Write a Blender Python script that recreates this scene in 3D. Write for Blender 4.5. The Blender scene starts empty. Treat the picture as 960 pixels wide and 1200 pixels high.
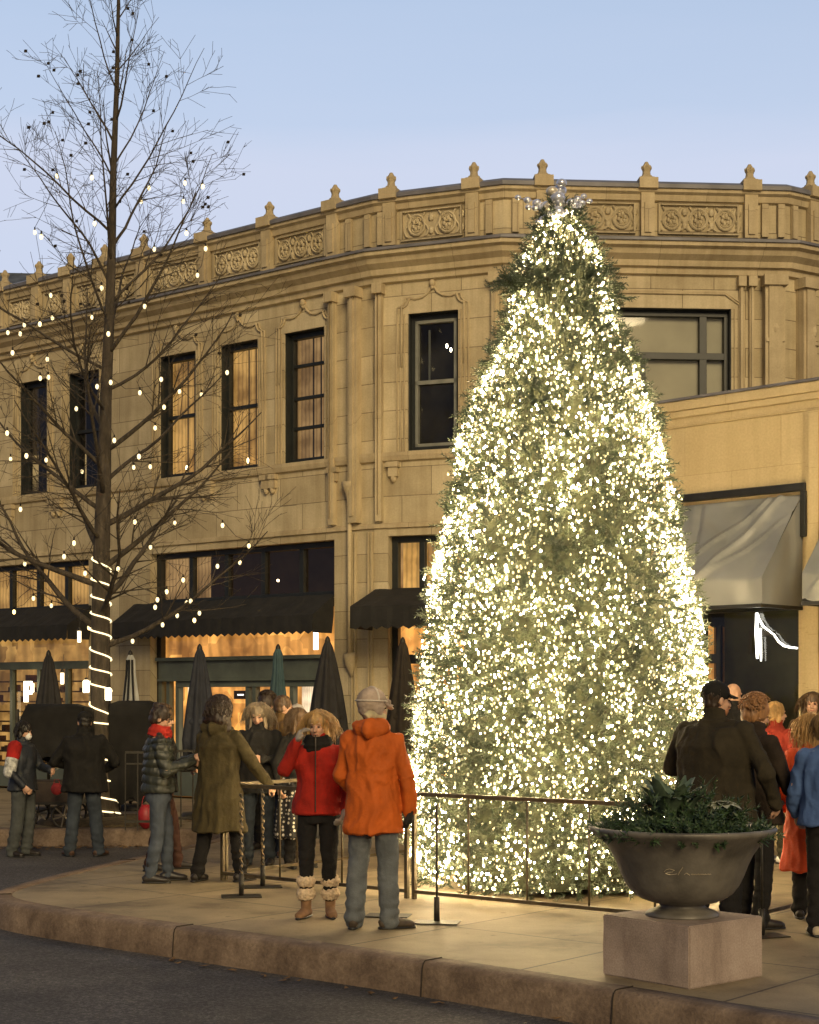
import bpy, bmesh, math, random
from mathutils import Vector, Matrix, noise, Euler
R = math.radians
random.seed(7)
scene = bpy.context.scene
col = scene.collection
FPX, HY, EYE = 1900.0, 815.0, 1.72        # focal length in photo pixels, horizon row, eye height

def at(px, s, z=0.0):
    "world point seen in column px whose scale is s photo pixels per metre"
    return Vector(((px - 480.0) / s, FPX / s, z))

# ------------------------------------------------------------------ mesh builder
class MB:
    def __init__(self):
        self.v = []; self.f = []; self.uv = []
    def add(self, vs, fs, uvs=None):
        b = len(self.v)
        self.v += [tuple(x) for x in vs]
        for k, f in enumerate(fs):
            self.f.append([b + i for i in f])
            self.uv.append([uvs[i] for i in f] if uvs else [(vs[i][0], vs[i][2]) for i in f])
    def box(self, x0, x1, y0, y1, z0, z1, M=None):
        vs = [Vector((x, y, z)) for z in (z0, z1) for y in (y0, y1) for x in (x0, x1)]
        if M: vs = [M @ v for v in vs]
        self.add(vs, [(0, 2, 3, 1), (4, 5, 7, 6), (0, 1, 5, 4), (2, 6, 7, 3), (0, 4, 6, 2), (1, 3, 7, 5)])
    def tube(self, pts, rad, n=10, side=None, cap=True):
        "loft through pts; rad = number or (ra, rb) for every point; ra runs along side"
        pts = [Vector(p) for p in pts]
        rad = [(r, r) if not isinstance(r, (tuple, list)) else r for r in rad]
        vs = []; m = len(pts)
        ref = Vector(side) if side else None
        for i, p in enumerate(pts):
            t = (pts[min(i + 1, m - 1)] - pts[max(i - 1, 0)])
            if t.length < 1e-9: t = Vector((0, 0, 1))
            t.normalize()
            if ref is None:
                ref = t.orthogonal().normalized()
            a = ref - t * ref.dot(t)
            if a.length < 1e-4: a = t.orthogonal()
            a.normalize()
            if side is None: ref = a
            b = t.cross(a)
            for k in range(n):
                th = 2 * math.pi * k / n
                vs.append(p + a * (rad[i][0] * math.cos(th)) + b * (rad[i][1] * math.sin(th)))
        fs = []
        for i in range(m - 1):
            for k in range(n):
                k2 = (k + 1) % n
                fs.append((i * n + k, i * n + k2, (i + 1) * n + k2, (i + 1) * n + k))
        if cap:
            fs.append(tuple(range(n - 1, -1, -1)))
            fs.append(tuple((m - 1) * n + k for k in range(n)))
        self.add(vs, fs)
    def cap_tube(self, p0, p1, r0, r1, n=10, side=None, flat=1.0):
        "tapered capsule"
        p0 = Vector(p0); p1 = Vector(p1); d = p1 - p0
        L = d.length
        if L < 1e-6: return self.ell(p0, (r0, r0, r0))
        d /= L
        pts = []; rr = []
        for a in (-80, -50, -20): pts.append(p0 + d * (r0 * math.sin(R(a)))); rr.append(r0 * math.cos(R(a)))
        for a in (20, 50, 80): pts.append(p1 + d * (r1 * math.sin(R(a)))); rr.append(r1 * math.cos(R(a)))
        self.tube(pts, [(q, q * flat) for q in rr], n, side)
    def ell(self, c, r, n=12, m=8, M=None):
        vs = [Vector((0, 0, -1))]
        for j in range(1, m):
            ph = -math.pi / 2 + math.pi * j / m
            for k in range(n):
                th = 2 * math.pi * k / n
                vs.append(Vector((math.cos(ph) * math.cos(th), math.cos(ph) * math.sin(th), math.sin(ph))))
        vs.append(Vector((0, 0, 1)))
        vs = [Vector((v.x * r[0], v.y * r[1], v.z * r[2])) for v in vs]
        if M: vs = [M @ v for v in vs]
        vs = [v + Vector(c) for v in vs]
        fs = []
        for k in range(n): fs.append((0, 1 + (k + 1) % n, 1 + k))
        for j in range(m - 2):
            for k in range(n):
                a = 1 + j * n + k; b = 1 + j * n + (k + 1) % n
                fs.append((a, b, b + n, a + n))
        t = len(vs) - 1; o = 1 + (m - 2) * n
        for k in range(n): fs.append((o + k, o + (k + 1) % n, t))
        self.add(vs, fs)
    def lathe(self, prof, n=48, c=(0, 0, 0)):
        vs = []; fs = []
        for r, z in prof:
            for k in range(n):
                th = 2 * math.pi * k / n
                vs.append((c[0] + r * math.cos(th), c[1] + r * math.sin(th), c[2] + z))
        for i in range(len(prof) - 1):
            for k in range(n):
                k2 = (k + 1) % n
                fs.append((i * n + k, i * n + k2, (i + 1) * n + k2, (i + 1) * n + k))
        self.add(vs, fs)
    def prism(self, poly, z0, z1):
        n = len(poly)
        vs = [(p[0], p[1], z0) for p in poly] + [(p[0], p[1], z1) for p in poly]
        fs = [tuple(range(n - 1, -1, -1)), tuple(range(n, 2 * n))]
        for i in range(n):
            j = (i + 1) % n
            fs.append((i, j, n + j, n + i))
        self.add(vs, fs)
    def mesh(self, name):
        me = bpy.data.meshes.new(name)
        me.from_pydata(self.v, [], self.f)
        uvl = me.uv_layers.new(name='UVMap')
        flat = [c for f in self.uv for p in f for c in p]
        uvl.data.foreach_set('uv', flat)
        me.update()
        return me
    def build(self, name, mat, parent=None, smooth=False, bevel=0, loc=None, rz=0):
        me = self.mesh(name)
        if mat: me.materials.append(mat)
        if smooth: me.polygons.foreach_set('use_smooth', [True] * len(me.polygons))
        o = bpy.data.objects.new(name, me); col.objects.link(o)
        if parent: o.parent = parent
        if loc is not None: o.location = loc
        if rz: o.rotation_euler = (0, 0, rz)
        if bevel:
            md = o.modifiers.new('bevel', 'BEVEL'); md.width = bevel; md.segments = 2; md.limit_method = 'ANGLE'
        return o

def inst(me, name, parent, loc, rot=None, sc=None):
    o = bpy.data.objects.new(name, me); col.objects.link(o); o.parent = parent; o.location = loc
    if rot is not None: o.rotation_euler = rot
    if sc is not None: o.scale = (sc, sc, sc) if not isinstance(sc, (tuple, list)) else sc
    return o
def tag(o, label=None, cat=None, group=None, kind=None):
    if label: o['label'] = label
    if cat: o['category'] = cat
    if group: o['group'] = group
    if kind: o['kind'] = kind
    return o
def empty(name, loc, label, cat, group=None, rz=0):
    o = bpy.data.objects.new(name, None); col.objects.link(o); o.location = loc; o.rotation_euler = (0, 0, rz)
    o.empty_display_size = .2
    return tag(o, label, cat, group)

def blob(mb, name, mat, parent, vox=.012, it=3, disp=None, fac=.6):
    "voxel-fuse overlapping closed shapes into one continuous skin"
    me0 = mb.mesh(name + '_raw')
    t = bpy.data.objects.new(name + '_raw', me0); col.objects.link(t)
    m = t.modifiers.new('r', 'REMESH'); m.mode = 'VOXEL'; m.voxel_size = vox; m.use_smooth_shade = True
    if it:
        s = t.modifiers.new('s', 'SMOOTH'); s.factor = fac; s.iterations = it
    dg = bpy.context.evaluated_depsgraph_get()
    me = bpy.data.meshes.new_from_object(t.evaluated_get(dg))
    bpy.data.objects.remove(t); bpy.data.meshes.remove(me0)
    me.name = name
    if disp:
        N = len(me.vertices)
        nr = [0.0] * (3 * N); me.vertices.foreach_get('normal', nr)
        co = [0.0] * (3 * N); me.vertices.foreach_get('co', co)
        for i in range(N):
            p = Vector(co[3 * i:3 * i + 3]); d = disp(p)
            for c in range(3): co[3 * i + c] += nr[3 * i + c] * d
        me.vertices.foreach_set('co', co); me.update()
    me.materials.clear(); me.materials.append(mat)
    me.polygons.foreach_set('use_smooth', [True] * len(me.polygons))
    o = bpy.data.objects.new(name, me); col.objects.link(o)
    if parent: o.parent = parent
    return o

# ------------------------------------------------------------------ materials
def newmat(name):
    m = bpy.data.materials.new(name); m.use_nodes = True
    nt = m.node_tree
    return m, nt, nt.nodes['Principled BSDF']
def cr(nt, stops):
    r = nt.nodes.new('ShaderNodeValToRGB')
    while len(r.color_ramp.elements) < len(stops): r.color_ramp.elements.new(.5)
    for e, (p, c) in zip(r.color_ramp.elements, stops):
        e.position = p; e.color = (*c, 1) if len(c) == 3 else c
    return r
def coords(nt, kind='Object', scale=None):
    tc = nt.nodes.new('ShaderNodeTexCoord')
    if scale is None: return tc.outputs[kind]
    mp = nt.nodes.new('ShaderNodeMapping'); mp.inputs['Scale'].default_value = scale
    nt.links.new(tc.outputs[kind], mp.inputs['Vector']); return mp.outputs[0]
def noi(nt, vec, scale, detail=4, rough=.55):
    n = nt.nodes.new('ShaderNodeTexNoise'); n.inputs['Scale'].default_value = scale
    n.inputs['Detail'].default_value = detail; n.inputs['Roughness'].default_value = rough
    nt.links.new(vec, n.inputs['Vector']); return n.outputs['Fac']
def mixc(nt, fac, a, b, mode='MIX'):
    m = nt.nodes.new('ShaderNodeMix'); m.data_type = 'RGBA'; m.blend_type = mode
    for s, v in ((m.inputs[0], fac), (m.inputs[6], a), (m.inputs[7], b)):
        if hasattr(v, 'is_linked') or hasattr(v, 'links'): nt.links.new(v, s)
        else: s.default_value = v if not isinstance(v, tuple) else (*v, 1)
    return m.outputs[2]
def bump(nt, h, strength, dist=.01, chain=None):
    b = nt.nodes.new('ShaderNodeBump'); b.inputs['Strength'].default_value = strength
    b.inputs['Distance'].default_value = dist
    nt.links.new(h, b.inputs['Height'])
    if chain is not None: nt.links.new(chain, b.inputs['Normal'])
    return b.outputs[0]
def simple(name, c, rough=.7, var=.25, scale=8, bmp=.15, bs=40, metal=0, spec=.5, sheen=0, kind='Object', sc=(1, 1, 1)):
    m, nt, bs_ = newmat(name)
    v = coords(nt, kind, sc)
    n1 = noi(nt, v, scale)
    lo = tuple(max(0, x * (1 - var)) for x in c); hi = tuple(min(1, x * (1 + var)) for x in c)
    r = cr(nt, [(.3, lo), (.7, hi)]); nt.links.new(n1, r.inputs[0])
    nt.links.new(r.outputs[0], bs_.inputs['Base Color'])
    bs_.inputs['Roughness'].default_value = rough; bs_.inputs['Metallic'].default_value = metal
    bs_.inputs['Specular IOR Level'].default_value = spec
    if sheen: bs_.inputs['Sheen Weight'].default_value = sheen
    if bmp: nt.links.new(bump(nt, noi(nt, v, bs, 3), bmp), bs_.inputs['Normal'])
    return m
def emit(name, c, strength):
    m, nt, b = newmat(name)
    b.inputs['Base Color'].default_value = (*c, 1)
    b.inputs['Emission Color'].default_value = (*c, 1); b.inputs['Emission Strength'].default_value = strength
    return m

def stone_mat(name, c1, c2, mortar, bw=.95, bh=.43, stain=.5, ms=.006):
    m, nt, b = newmat(name)
    v = coords(nt, 'UV')
    br = nt.nodes.new('ShaderNodeTexBrick')
    br.inputs['Scale'].default_value = 1; br.inputs['Brick Width'].default_value = bw; br.inputs['Row Height'].default_value = bh
    br.inputs['Mortar Size'].default_value = ms; br.inputs['Mortar Smooth'].default_value = .3; br.inputs['Bias'].default_value = 0
    br.inputs['Color1'].default_value = (*c1, 1); br.inputs['Color2'].default_value = (*c2, 1); br.inputs['Mortar'].default_value = (*mortar, 1)
    nt.links.new(v, br.inputs['Vector'])
    n1 = noi(nt, v, 1.3, 6, .62)
    r1 = cr(nt, [(.32, (.72, .69, .64)), (.62, (1.06, 1.04, 1.0))]); nt.links.new(n1, r1.inputs[0])
    c = mixc(nt, stain, br.outputs['Color'], r1.outputs[0], 'MULTIPLY')
    v2 = coords(nt, 'UV', (5, .35, 1)); n2 = noi(nt, v2, 1.6, 5, .6)
    r2 = cr(nt, [(.36, (.6, .55, .48)), (.58, (1, 1, 1))]); nt.links.new(n2, r2.inputs[0])
    c = mixc(nt, .45 * stain, c, r2.outputs[0], 'MULTIPLY')
    n3 = noi(nt, v, 38, 4); r3 = cr(nt, [(.3, (.88, .87, .85)), (.7, (1.06, 1.06, 1.05))]); nt.links.new(n3, r3.inputs[0])
    c = mixc(nt, .8, c, r3.outputs[0], 'MULTIPLY')
    nt.links.new(c, b.inputs['Base Color'])
    b.inputs['Roughness'].default_value = .78; b.inputs['Specular IOR Level'].default_value = .3
    inv = nt.nodes.new('ShaderNodeMath'); inv.operation = 'SUBTRACT'; inv.inputs[0].default_value = 1
    nt.links.new(br.outputs['Fac'], inv.inputs[1])
    nb = bump(nt, inv.outputs[0], .6, .008)
    nt.links.new(bump(nt, noi(nt, v, 22, 5), .25, .006, nb), b.inputs['Normal'])
    return m

M = {}
M['stone'] = stone_mat('buff_terracotta', (.60, .515, .35), (.46, .385, .25), (.22, .175, .115), stain=.8)
M['trim'] = stone_mat('buff_trim', (.55, .46, .30), (.51, .42, .275), (.3, .24, .16), 1.5, 3, .8, .004)
M['wing'] = stone_mat('ochre_wing', (.58, .47, .28), (.56, .45, .26), (.44, .34, .19), 1.3, .62, .35, .003)
M['lead'] = simple('grey_lead', (.15, .145, .16), .55, .3, 3, .1)
M['black'] = simple('black_metal', (.018, .018, .018), .45, .3, 6, .05, spec=.4)
M['winframe'] = simple('dark_window_paint', (.014, .016, .015), .45, .3, 5, .05)
M['grayframe'] = simple('grey_window_paint', (.2, .2, .17), .5, .2, 5, .05)
M['greenpaint'] = simple('grey_green_paint', (.095, .11, .09), .5, .2, 4, .08)
M['bronze'] = simple('bronze_rail', (.12, .095, .06), .38, .3, 12, .05, metal=.6)
M['darkiron'] = simple('dark_iron', (.03, .026, .02), .5, .4, 20, .1, metal=.3)

def glass_mat():
    m, nt, b = newmat('window_glass'); nt.nodes.remove(b)
    out = nt.nodes['Material Output']
    tr = nt.nodes.new('ShaderNodeBsdfTransparent'); tr.inputs[0].default_value = (.85, .87, .85, 1)
    gl = nt.nodes.new('ShaderNodeBsdfGlossy'); gl.inputs['Roughness'].default_value = .03
    fr = nt.nodes.new('ShaderNodeFresnel'); fr.inputs[0].default_value = 1.6
    mx = nt.nodes.new('ShaderNodeMixShader')
    v = coords(nt); nt.links.new(bump(nt, noi(nt, v, 1.5, 2), .15, .02), gl.inputs['Normal'])
    nt.links.new(fr.outputs[0], mx.inputs[0]); nt.links.new(tr.outputs[0], mx.inputs[1]); nt.links.new(gl.outputs[0], mx.inputs[2])
    nt.links.new(mx.outputs[0], out.inputs['Surface'])
    return m
M['glass'] = glass_mat()

def curtain_mat(name, c, strength, stripe=9, blocks=0):
    "lit curtain or lit room seen through a window: it gives off the room's light"
    m, nt, b = newmat(name)
    v = coords(nt, 'UV')
    w = nt.nodes.new('ShaderNodeTexWave'); w.inputs['Scale'].default_value = stripe; w.inputs['Distortion'].default_value = 2.5
    w.inputs['Detail'].default_value = 3
    nt.links.new(v, w.inputs['Vector'])
    r = cr(nt, [(.0, tuple(x * .68 for x in c)), (.6, c)]); nt.links.new(w.outputs['Fac'], r.inputs[0])
    cc = r.outputs[0]
    n = noi(nt, v, 1.7, 3); r2 = cr(nt, [(.35, (.35, .3, .25)), (.62, (1.15, 1.15, 1.15))]); nt.links.new(n, r2.inputs[0])
    cc = mixc(nt, .8, cc, r2.outputs[0], 'MULTIPLY')
    if blocks:
        vo = nt.nodes.new('ShaderNodeTexVoronoi'); vo.inputs['Scale'].default_value = blocks; vo.distance = 'CHEBYCHEV'
        nt.links.new(v, vo.inputs['Vector'])
        r3 = cr(nt, [(0, (.25, .2, .14)), (.45, (.9, .8, .7)), (.8, (1.25, 1.2, 1.1))])
        nt.links.new(vo.outputs['Color'], r3.inputs[0])
        cc = mixc(nt, .75, cc, r3.outputs[0], 'MULTIPLY')
    nt.links.new(cc, b.inputs['Base Color']); nt.links.new(cc, b.inputs['Emission Color'])
    b.inputs['Emission Strength'].default_value = strength; b.inputs['Roughness'].default_value = .9
    return m
M['lit_amber'] = curtain_mat('lit_amber_curtain', (.60, .34, .10), .38, 3.5)
M['lit_dim'] = curtain_mat('dim_brown_curtain', (.42, .25, .10), .35, 4)
M['lit_orange'] = curtain_mat('lit_orange_room', (.85, .42, .11), .55, 1.2, 2.2)
M['lit_shop'] = curtain_mat('lit_shop_room', (.62, .36, .11), .30, .8, 3.2)
M['white_curtain'] = curtain_mat('white_net_curtain', (.8, .62, .42), .75, 8)
M['dark_room'] = simple('dark_room', (.035, .03, .022), .9, .6, 1.2, 0)
M['blind'] = simple('pale_blind', (.46, .42, .34), .9, .1, 1.5, .1)

# ------------------------------------------------------------------ walls in (u, z, d) coordinates
class Wall:
    def __init__(s, p0, p1):
        s.p0 = Vector((p0[0], p0[1], 0)); d = Vector((p1[0], p1[1], 0)) - s.p0
        s.L = d.length; s.u = d / s.L; s.n = Vector((s.u.y, -s.u.x, 0))      # n looks at the camera when u runs to the right
    def P(s, u, z, d=0): return s.p0 + s.u * u + s.n * d + Vector((0, 0, z))
    def upx(s, px):
        k = (px - 480.0) / FPX      # x = k*y
        # p0.x + u*ux = k*(p0.y + u*uy)
        return (k * s.p0.y - s.p0.x) / (s.u.x - k * s.u.y)
    def box(s, mb, u0, u1, z0, z1, d0, d1, uo=0):
        c = [(u, z, d) for z in (z0, z1) for d in (d0, d1) for u in (u0, u1)]
        vs = [s.P(*q) for q in c]
        uv = [(q[0] + q[2] + uo, q[1] + q[2]) for q in c]
        mb.add(vs, [(0, 1, 3, 2), (4, 6, 7, 5), (2, 3, 7, 6), (0, 4, 5, 1), (0, 2, 6, 4), (1, 5, 7, 3)], uv)
    def quad(s, mb, u0, u1, z0, z1, d, uo=0):
        mb.add([s.P(u0, z0, d), s.P(u1, z0, d), s.P(u1, z1, d), s.P(u0, z1, d)], [(0, 1, 2, 3)],
               [(u0 + uo, z0), (u1 + uo, z0), (u1 + uo, z1), (u0 + uo, z1)])
    def face(s, mb, z0, z1, holes, depth=.28, d=0, uo=0, u0=0, u1=None):
        u1 = s.L if u1 is None else u1
        us = sorted({u0, u1, *[h[0] for h in holes], *[h[1] for h in holes]})
        zs = sorted({z0, z1, *[h[2] for h in holes], *[h[3] for h in holes]})
        for a, b in zip(us, us[1:]):
            for c, e in zip(zs, zs[1:]):
                mu, mz = (a + b) / 2, (c + e) / 2
                if mu < u0 or mu > u1 or mz < z0 or mz > z1: continue
                if any(h[0] < mu < h[1] and h[2] < mz < h[3] for h in holes): continue
                s.quad(mb, a, b, c, e, d, uo)
        for h in holes:
            A = [(h[0], h[2]), (h[1], h[2]), (h[1], h[3]), (h[0], h[3])]
            for (ua, za), (ub, zb) in zip(A, A[1:] + A[:1]):
                mb.add([s.P(ua, za, d), s.P(ua, za, d - depth), s.P(ub, zb, d - depth), s.P(ub, zb, d)], [(0, 1, 2, 3)],
                       [(ua + uo, za), (ua + uo + depth, za + depth), (ub + uo + depth, zb + depth), (ub + uo, zb)])

pA0, pA1 = at(-90, 60.0), at(398, 76.0)
pB0, pB1 = at(440, 77.3), at(590, 79.7)
pC1, pD1 = at(922, 78.7), at(1060, 74.5)
WA, WK, WB, WC, WD = Wall(pA0, pA1), Wall(pA1, pB0), Wall(pB0, pB1), Wall(pB1, pC1), Wall(pC1, pD1)
Z = dict(top=9.31, panel1=9.05, panel0=8.5, ledge=8.42, corn=8.3, fr=7.95, head=7.46, sill=5.40, st=4.13, tr0=3.30)

bld = empty('arcade_building', (0, 0, 0), 'long curved two storey buff stone building with carved parapet and black awnings', 'building')
walls = [WA, WK, WB, WC, WD]
uoff = [0]
for w in walls: uoff.append(uoff[-1] + w.L)

# window openings: (wall, px0, px1, material behind, kind)
wins = [(WA, 23, 55, 'dark_room', 'sash'), (WA, 80, 116, 'dark_room', 'sash'), (WA, 187, 229, 'lit_amber', 'sash'), (WA, 258, 302, 'lit_amber', 'sash'),
        (WA, 333, 380, 'lit_dim', 'four'), (WB, 478, 537, 'dark_room', 'grey'), (WC, 696, 857, 'blind', 'wide')]
shops = [(WA, -85, 104), (WA, 176, 392), (WB, 455, 562), (WC, 640, 850)]
holes = {id(w): [] for w in walls}
winu = []
for w, a, b, mt, kd in wins:
    u0, u1 = w.upx(a), w.upx(b)
    z0 = Z['sill'] if kd != 'wide' else 5.75
    holes[id(w)].append((u0, u1, z0, Z['head'])); winu.append((w, u0, u1, z0, mt, kd))
shopu = []
for w, a, b in shops:
    u0, u1 = w.upx(a), w.upx(b); holes[id(w)].append((u0, u1, 0.0, Z['st'])); shopu.append((w, u0, u1))
for i, w in enumerate(walls):
    mb = MB(); w.face(mb, 0, Z['fr'], holes[id(w)], .3, 0, uoff[i])
    mb.build('wall', M['stone'], bld)
    # parapet and frieze
    mb = MB(); w.face(mb, Z['fr'], Z['top'] - .02, [], 0, -.02, uoff[i]); w.quad(mb, 0, w.L, 7.9, Z['top'] - .02, -.35, 0)
    mb.build('parapet', M['stone'], bld)

def miter(prof, dlist, name, mat):
    "sweep a (d, z) profile along the whole curved front"
    P2 = [w.p0 for w in walls] + [walls[-1].P(walls[-1].L, 0)]
    nn = []
    for i in range(len(P2)):
        a = walls[max(i - 1, 0)].n; b = walls[min(i, len(walls) - 1)].n
        m = (a + b).normalized(); nn.append(m / max(.5, m.dot(a)))
    mb = MB(); vs = []; uv = []
    acc = 0
    for i, p in enumerate(P2):
        acc = uoff[i]
        for d, z in prof:
            vs.append(p + nn[i] * d + Vector((0, 0, z))); uv.append((acc, z + d))
    k = len(prof); fs = []
    for i in range(len(P2) - 1):
        for j in range(k - 1):
            fs.append((i * k + j, (i + 1) * k + j, (i + 1) * k + j + 1, i * k + j + 1))
    mb.add(vs, fs, uv)
    return mb.build(name, mat, bld)
miter([(0, 7.93), (.06, 7.95), (.07, 8.03), (.13, 8.05), (.15, 8.13), (.24, 8.2), (.27, 8.27), (.34, 8.3), (.34, 8.36)], 0, 'cornice', M['trim'])
miter([(.34, 8.36), (.37, 8.362), (.37, 8.40), (-.01, 8.52)], 0, 'cornice_flashing', M['lead'])
miter([(-.02, 9.02), (.03, 9.04), (.05, 9.12), (.10, 9.15), (.10, 9.2)], 0, 'coping_moulding', M['trim'])
miter([(.10, 9.2), (.13, 9.202), (.13, 9.26), (.0, 9.33), (-.36, 9.33), (-.36, 9.1)], 0, 'coping', M['lead'])
miter([(0, 5.24), (.05, 5.26), (.07, 5.33), (.07, 5.385), (0, 5.395)], 0, 'string_course', M['trim'])
miter([(0, 4.24), (.04, 4.25), (.04, 4.31), (0, 4.33)], 0, 'string_course', M['trim'])
# roof slab & back wall so that the block is solid
mb = MB()
back = [w.P(0, 0, -.36) for w in walls] + [WD.P(WD.L, 0, -.36)]
poly = [(p.x, p.y) for p in back] + [(back[-1].x + 2, 40), (back[0].x - 2, 44)]
mb.prism(poly, 8.2, 8.3)
mb.build('roof', M['lead'], bld)

# parapet posts with finials, carved panels between
posts = [(WA, 5), (WA, 45), (WA, 82), (WA, 122), (WA, 168), (WA, 242), (WA, 315), (WA, 392), (WB, 458), (WB, 555), (WC, 636), (WC, 758), (WC, 879), (WD, 951), (WD, 1010)]
fin = MB()
fin.tube([(0, 0, 0), (0, 0, .05), (0, 0, .07), (0, 0, .13), (0, 0, .2), (0, 0, .22), (0, 0, .26), (0, 0, .3)], [.12, .12, .085, .075, .10, .085, .055, .03], 8)
fin.box(-.13, .13, -.13, .13, -.05, .02)
for k in range(8):
    a = k * math.pi / 4; fin.ell((.085 * math.cos(a), .085 * math.sin(a), .2), (.02, .02, .035), 6, 4)
fme = fin.mesh('finial'); fme.materials.append(M['trim'])
bypost = []
for w, px in posts:
    u = w.upx(px)
    mb = MB(); w.box(mb, u - .10, u + .10, 8.5, 9.21, -.01, .085, 3); w.box(mb, u - .05, u + .05, 8.55, 8.99, .085, .11, 3)
    w.box(mb, u - .14, u + .14, 9.19, 9.345, -.3, .16, 3)
    mb.build('parapet_post', M['trim'], bld)
    p = w.P(u, 9.36, -.02); inst(fme, 'finial', bld, p, (0, 0, math.atan2(w.u.y, w.u.x)), (.78, .78, .86))
    bypost.append((w, u))
random.seed(3)
def relief(w, u0, u1):
    "shallow carved scrollwork panel"
    mb = MB()
    z0, z1 = 8.58, 8.98; zm = (z0 + z1) / 2; hh = (z1 - z0) / 2
    for (a, b, c, d) in ((u0, u1, z1, z1 + .03), (u0, u1, z0 - .03, z0), (u0, u0 + .03, z0, z1), (u1 - .03, u1, z0, z1)):
        w.box(mb, a, b, c, d, -.025, .03)
    L = u1 - u0; n = max(1, round(L / .42)); st = L / n
    def tb(pp, r, k=5): mb.tube([w.P(a, b, .0) for a, b in pp], r, k, side=w.n)
    for i in range(n):
        c = u0 + st * (i + .5)
        tb([(c + .13 * math.cos(t), zm + .15 * math.sin(t)) for t in [j * math.pi / 7 for j in range(15)]], [.02] * 15)
        for sx in (-1, 1):
            pp = [(c + sx * (.14 + .05 * math.sin(t * 2)), zm - hh * .9 + 1.8 * hh * t / 3.1) for t in [j * .31 for j in range(11)]]
            tb(pp, [.016] * 11)
            for sz in (-1, 1):
                tb([(c + sx * (.02 + .05 * math.cos(t)), zm + sz * (.06 + .05 * math.sin(t))) for t in [j * .6 for j in range(8)]], [.014] * 8, 4)
        # heart / leaf
        for q in range(6):
            a = q * math.pi / 3 + .3
            mb.ell(w.P(c + .05 * math.cos(a), zm + .06 * math.sin(a), 0), (.03, .03, .035), 6, 4)
        for sz in (-1, 1):
            mb.ell(w.P(c + st / 2 * .97, zm + sz * .1, -.01), (.05, .04, .06), 6, 4)
    mb.build('carved_panel', M['stone'], bld)
segs = [(WA, 5, 45), (WA, 45, 82), (WA, 82, 122), (WA, 122, 168), (WA, 168, 242), (WA, 242, 315), (WA, 315, 392), (WB, 458, 555), (WC, 636, 758), (WC, 758, 879), (WD, 951, 1010)]
for w, a, b in segs:
    relief(w, w.upx(a) + .17, w.upx(b) - .17)
# pilasters: slim clustered shafts
def shaft(w, u, z0, z1, wd, d, cap=True, name='pilaster'):
    mb = MB()
    w.box(mb, u - wd / 2, u + wd / 2, z0, z1, 0.002, d, 2)
    w.box(mb, u - wd / 2 + .05, u + wd / 2 - .05, z0 + .1, z1 - .1, d, d + .03, 2)
    mb.build(name, M['trim'], bld)
for w, px, wd, d in ((WA, 392, .10, .10), (WK, 419, .16, .14), (WB, 446, .10, .10), (WB, 583, .12, .1), (WC, 600, .14, .12), (WC, 905, .3, .16), (WC, 880, .07, .06), (WD, 940, .26, .16), (WD, 966, .07, .06), (WC, 700 - 14, .07, .05), (WC, 868, .06, .05)):
    shaft(w, w.upx(px), 4.35, 7.93, wd, d)
    mb = MB(); u = w.upx(px)
    w.box(mb, u - wd / 2 - .03, u + wd / 2 + .03, 7.78, 7.93, .004, d + .07, 2)
    mb.build('pilaster_capital', M['trim'], bld)
# parapet shafts beside the corner pavilions
for w, px in ((WA, 385), (WK, 410), (WK, 432), (WB, 447), (WB, 574), (WC, 604), (WC, 896), (WC, 915), (WD, 930)):
    mb = MB(); u = w.upx(px); w.box(mb, u - .05, u + .05, 8.53, 9.02, -.01, .05, 2); mb.build('parapet_shaft', M['trim'], bld)
# slim colonette with capital and hanging base
for w, px in ((WK, 414), (WK, 420), (WC, 905), (WD, 942)):
    mb = MB(); u = w.upx(px); d = .09 + (.1 if w is not WK else 0)
    if px != 420:
        mb.tube([w.P(u, 2.35, d), w.P(u, 4.6, d)], [.035, .035], 8)
        mb.tube([w.P(u, 4.6, d), w.P(u, 4.66, d), w.P(u, 4.75, d), w.P(u, 4.84, d), w.P(u, 4.9, d), w.P(u, 4.98, d)], [.05, .04, .05, .09, .12, .125], 8)
        mb.tube([w.P(u, 2.0, .03), w.P(u, 2.08, .05), w.P(u, 2.15, .06), w.P(u, 2.2, .07), w.P(u, 2.3, .07), w.P(u, 2.37, d)], [.02, .04, .07, .09, .11, .10], 8)
        mb.build('colonette', M['trim'], bld, True)
    else:
        for du in (-.1, -.04, .22, .28):
            w.box(mb, u + du - .012, u + du + .012, .1, 4.2, .003, .045, 2)
        mb.build('moulded_rib', M['trim'], bld)
for w, px in ((WC, 905), (WD, 944)):
    mb = MB(); u = w.upx(px)
    for (z, r) in ((6.0, .2), (6.06, .19), (6.12, .15), (6.18, .17)):
        w.box(mb, u - r, u + r, z, z + .055, .01, r * .95, 2)
    mb.ell(w.P(u, 5.88, .08), (.09, .09, .13), 8, 6)
    w.box(mb, u - .09, u + .09, 6.23, 6.9, .01, .15, 2)
    for (z, r) in ((6.9, .11), (6.95, .14), (7.02, .12)): w.box(mb, u - r, u + r, z, z + .05, .01, r * 1.3, 2)
    mb.ell(w.P(u, 7.15, .13), (.08, .08, .12), 8, 6)
    mb.build('statue_bracket', M['trim'], bld)
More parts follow.
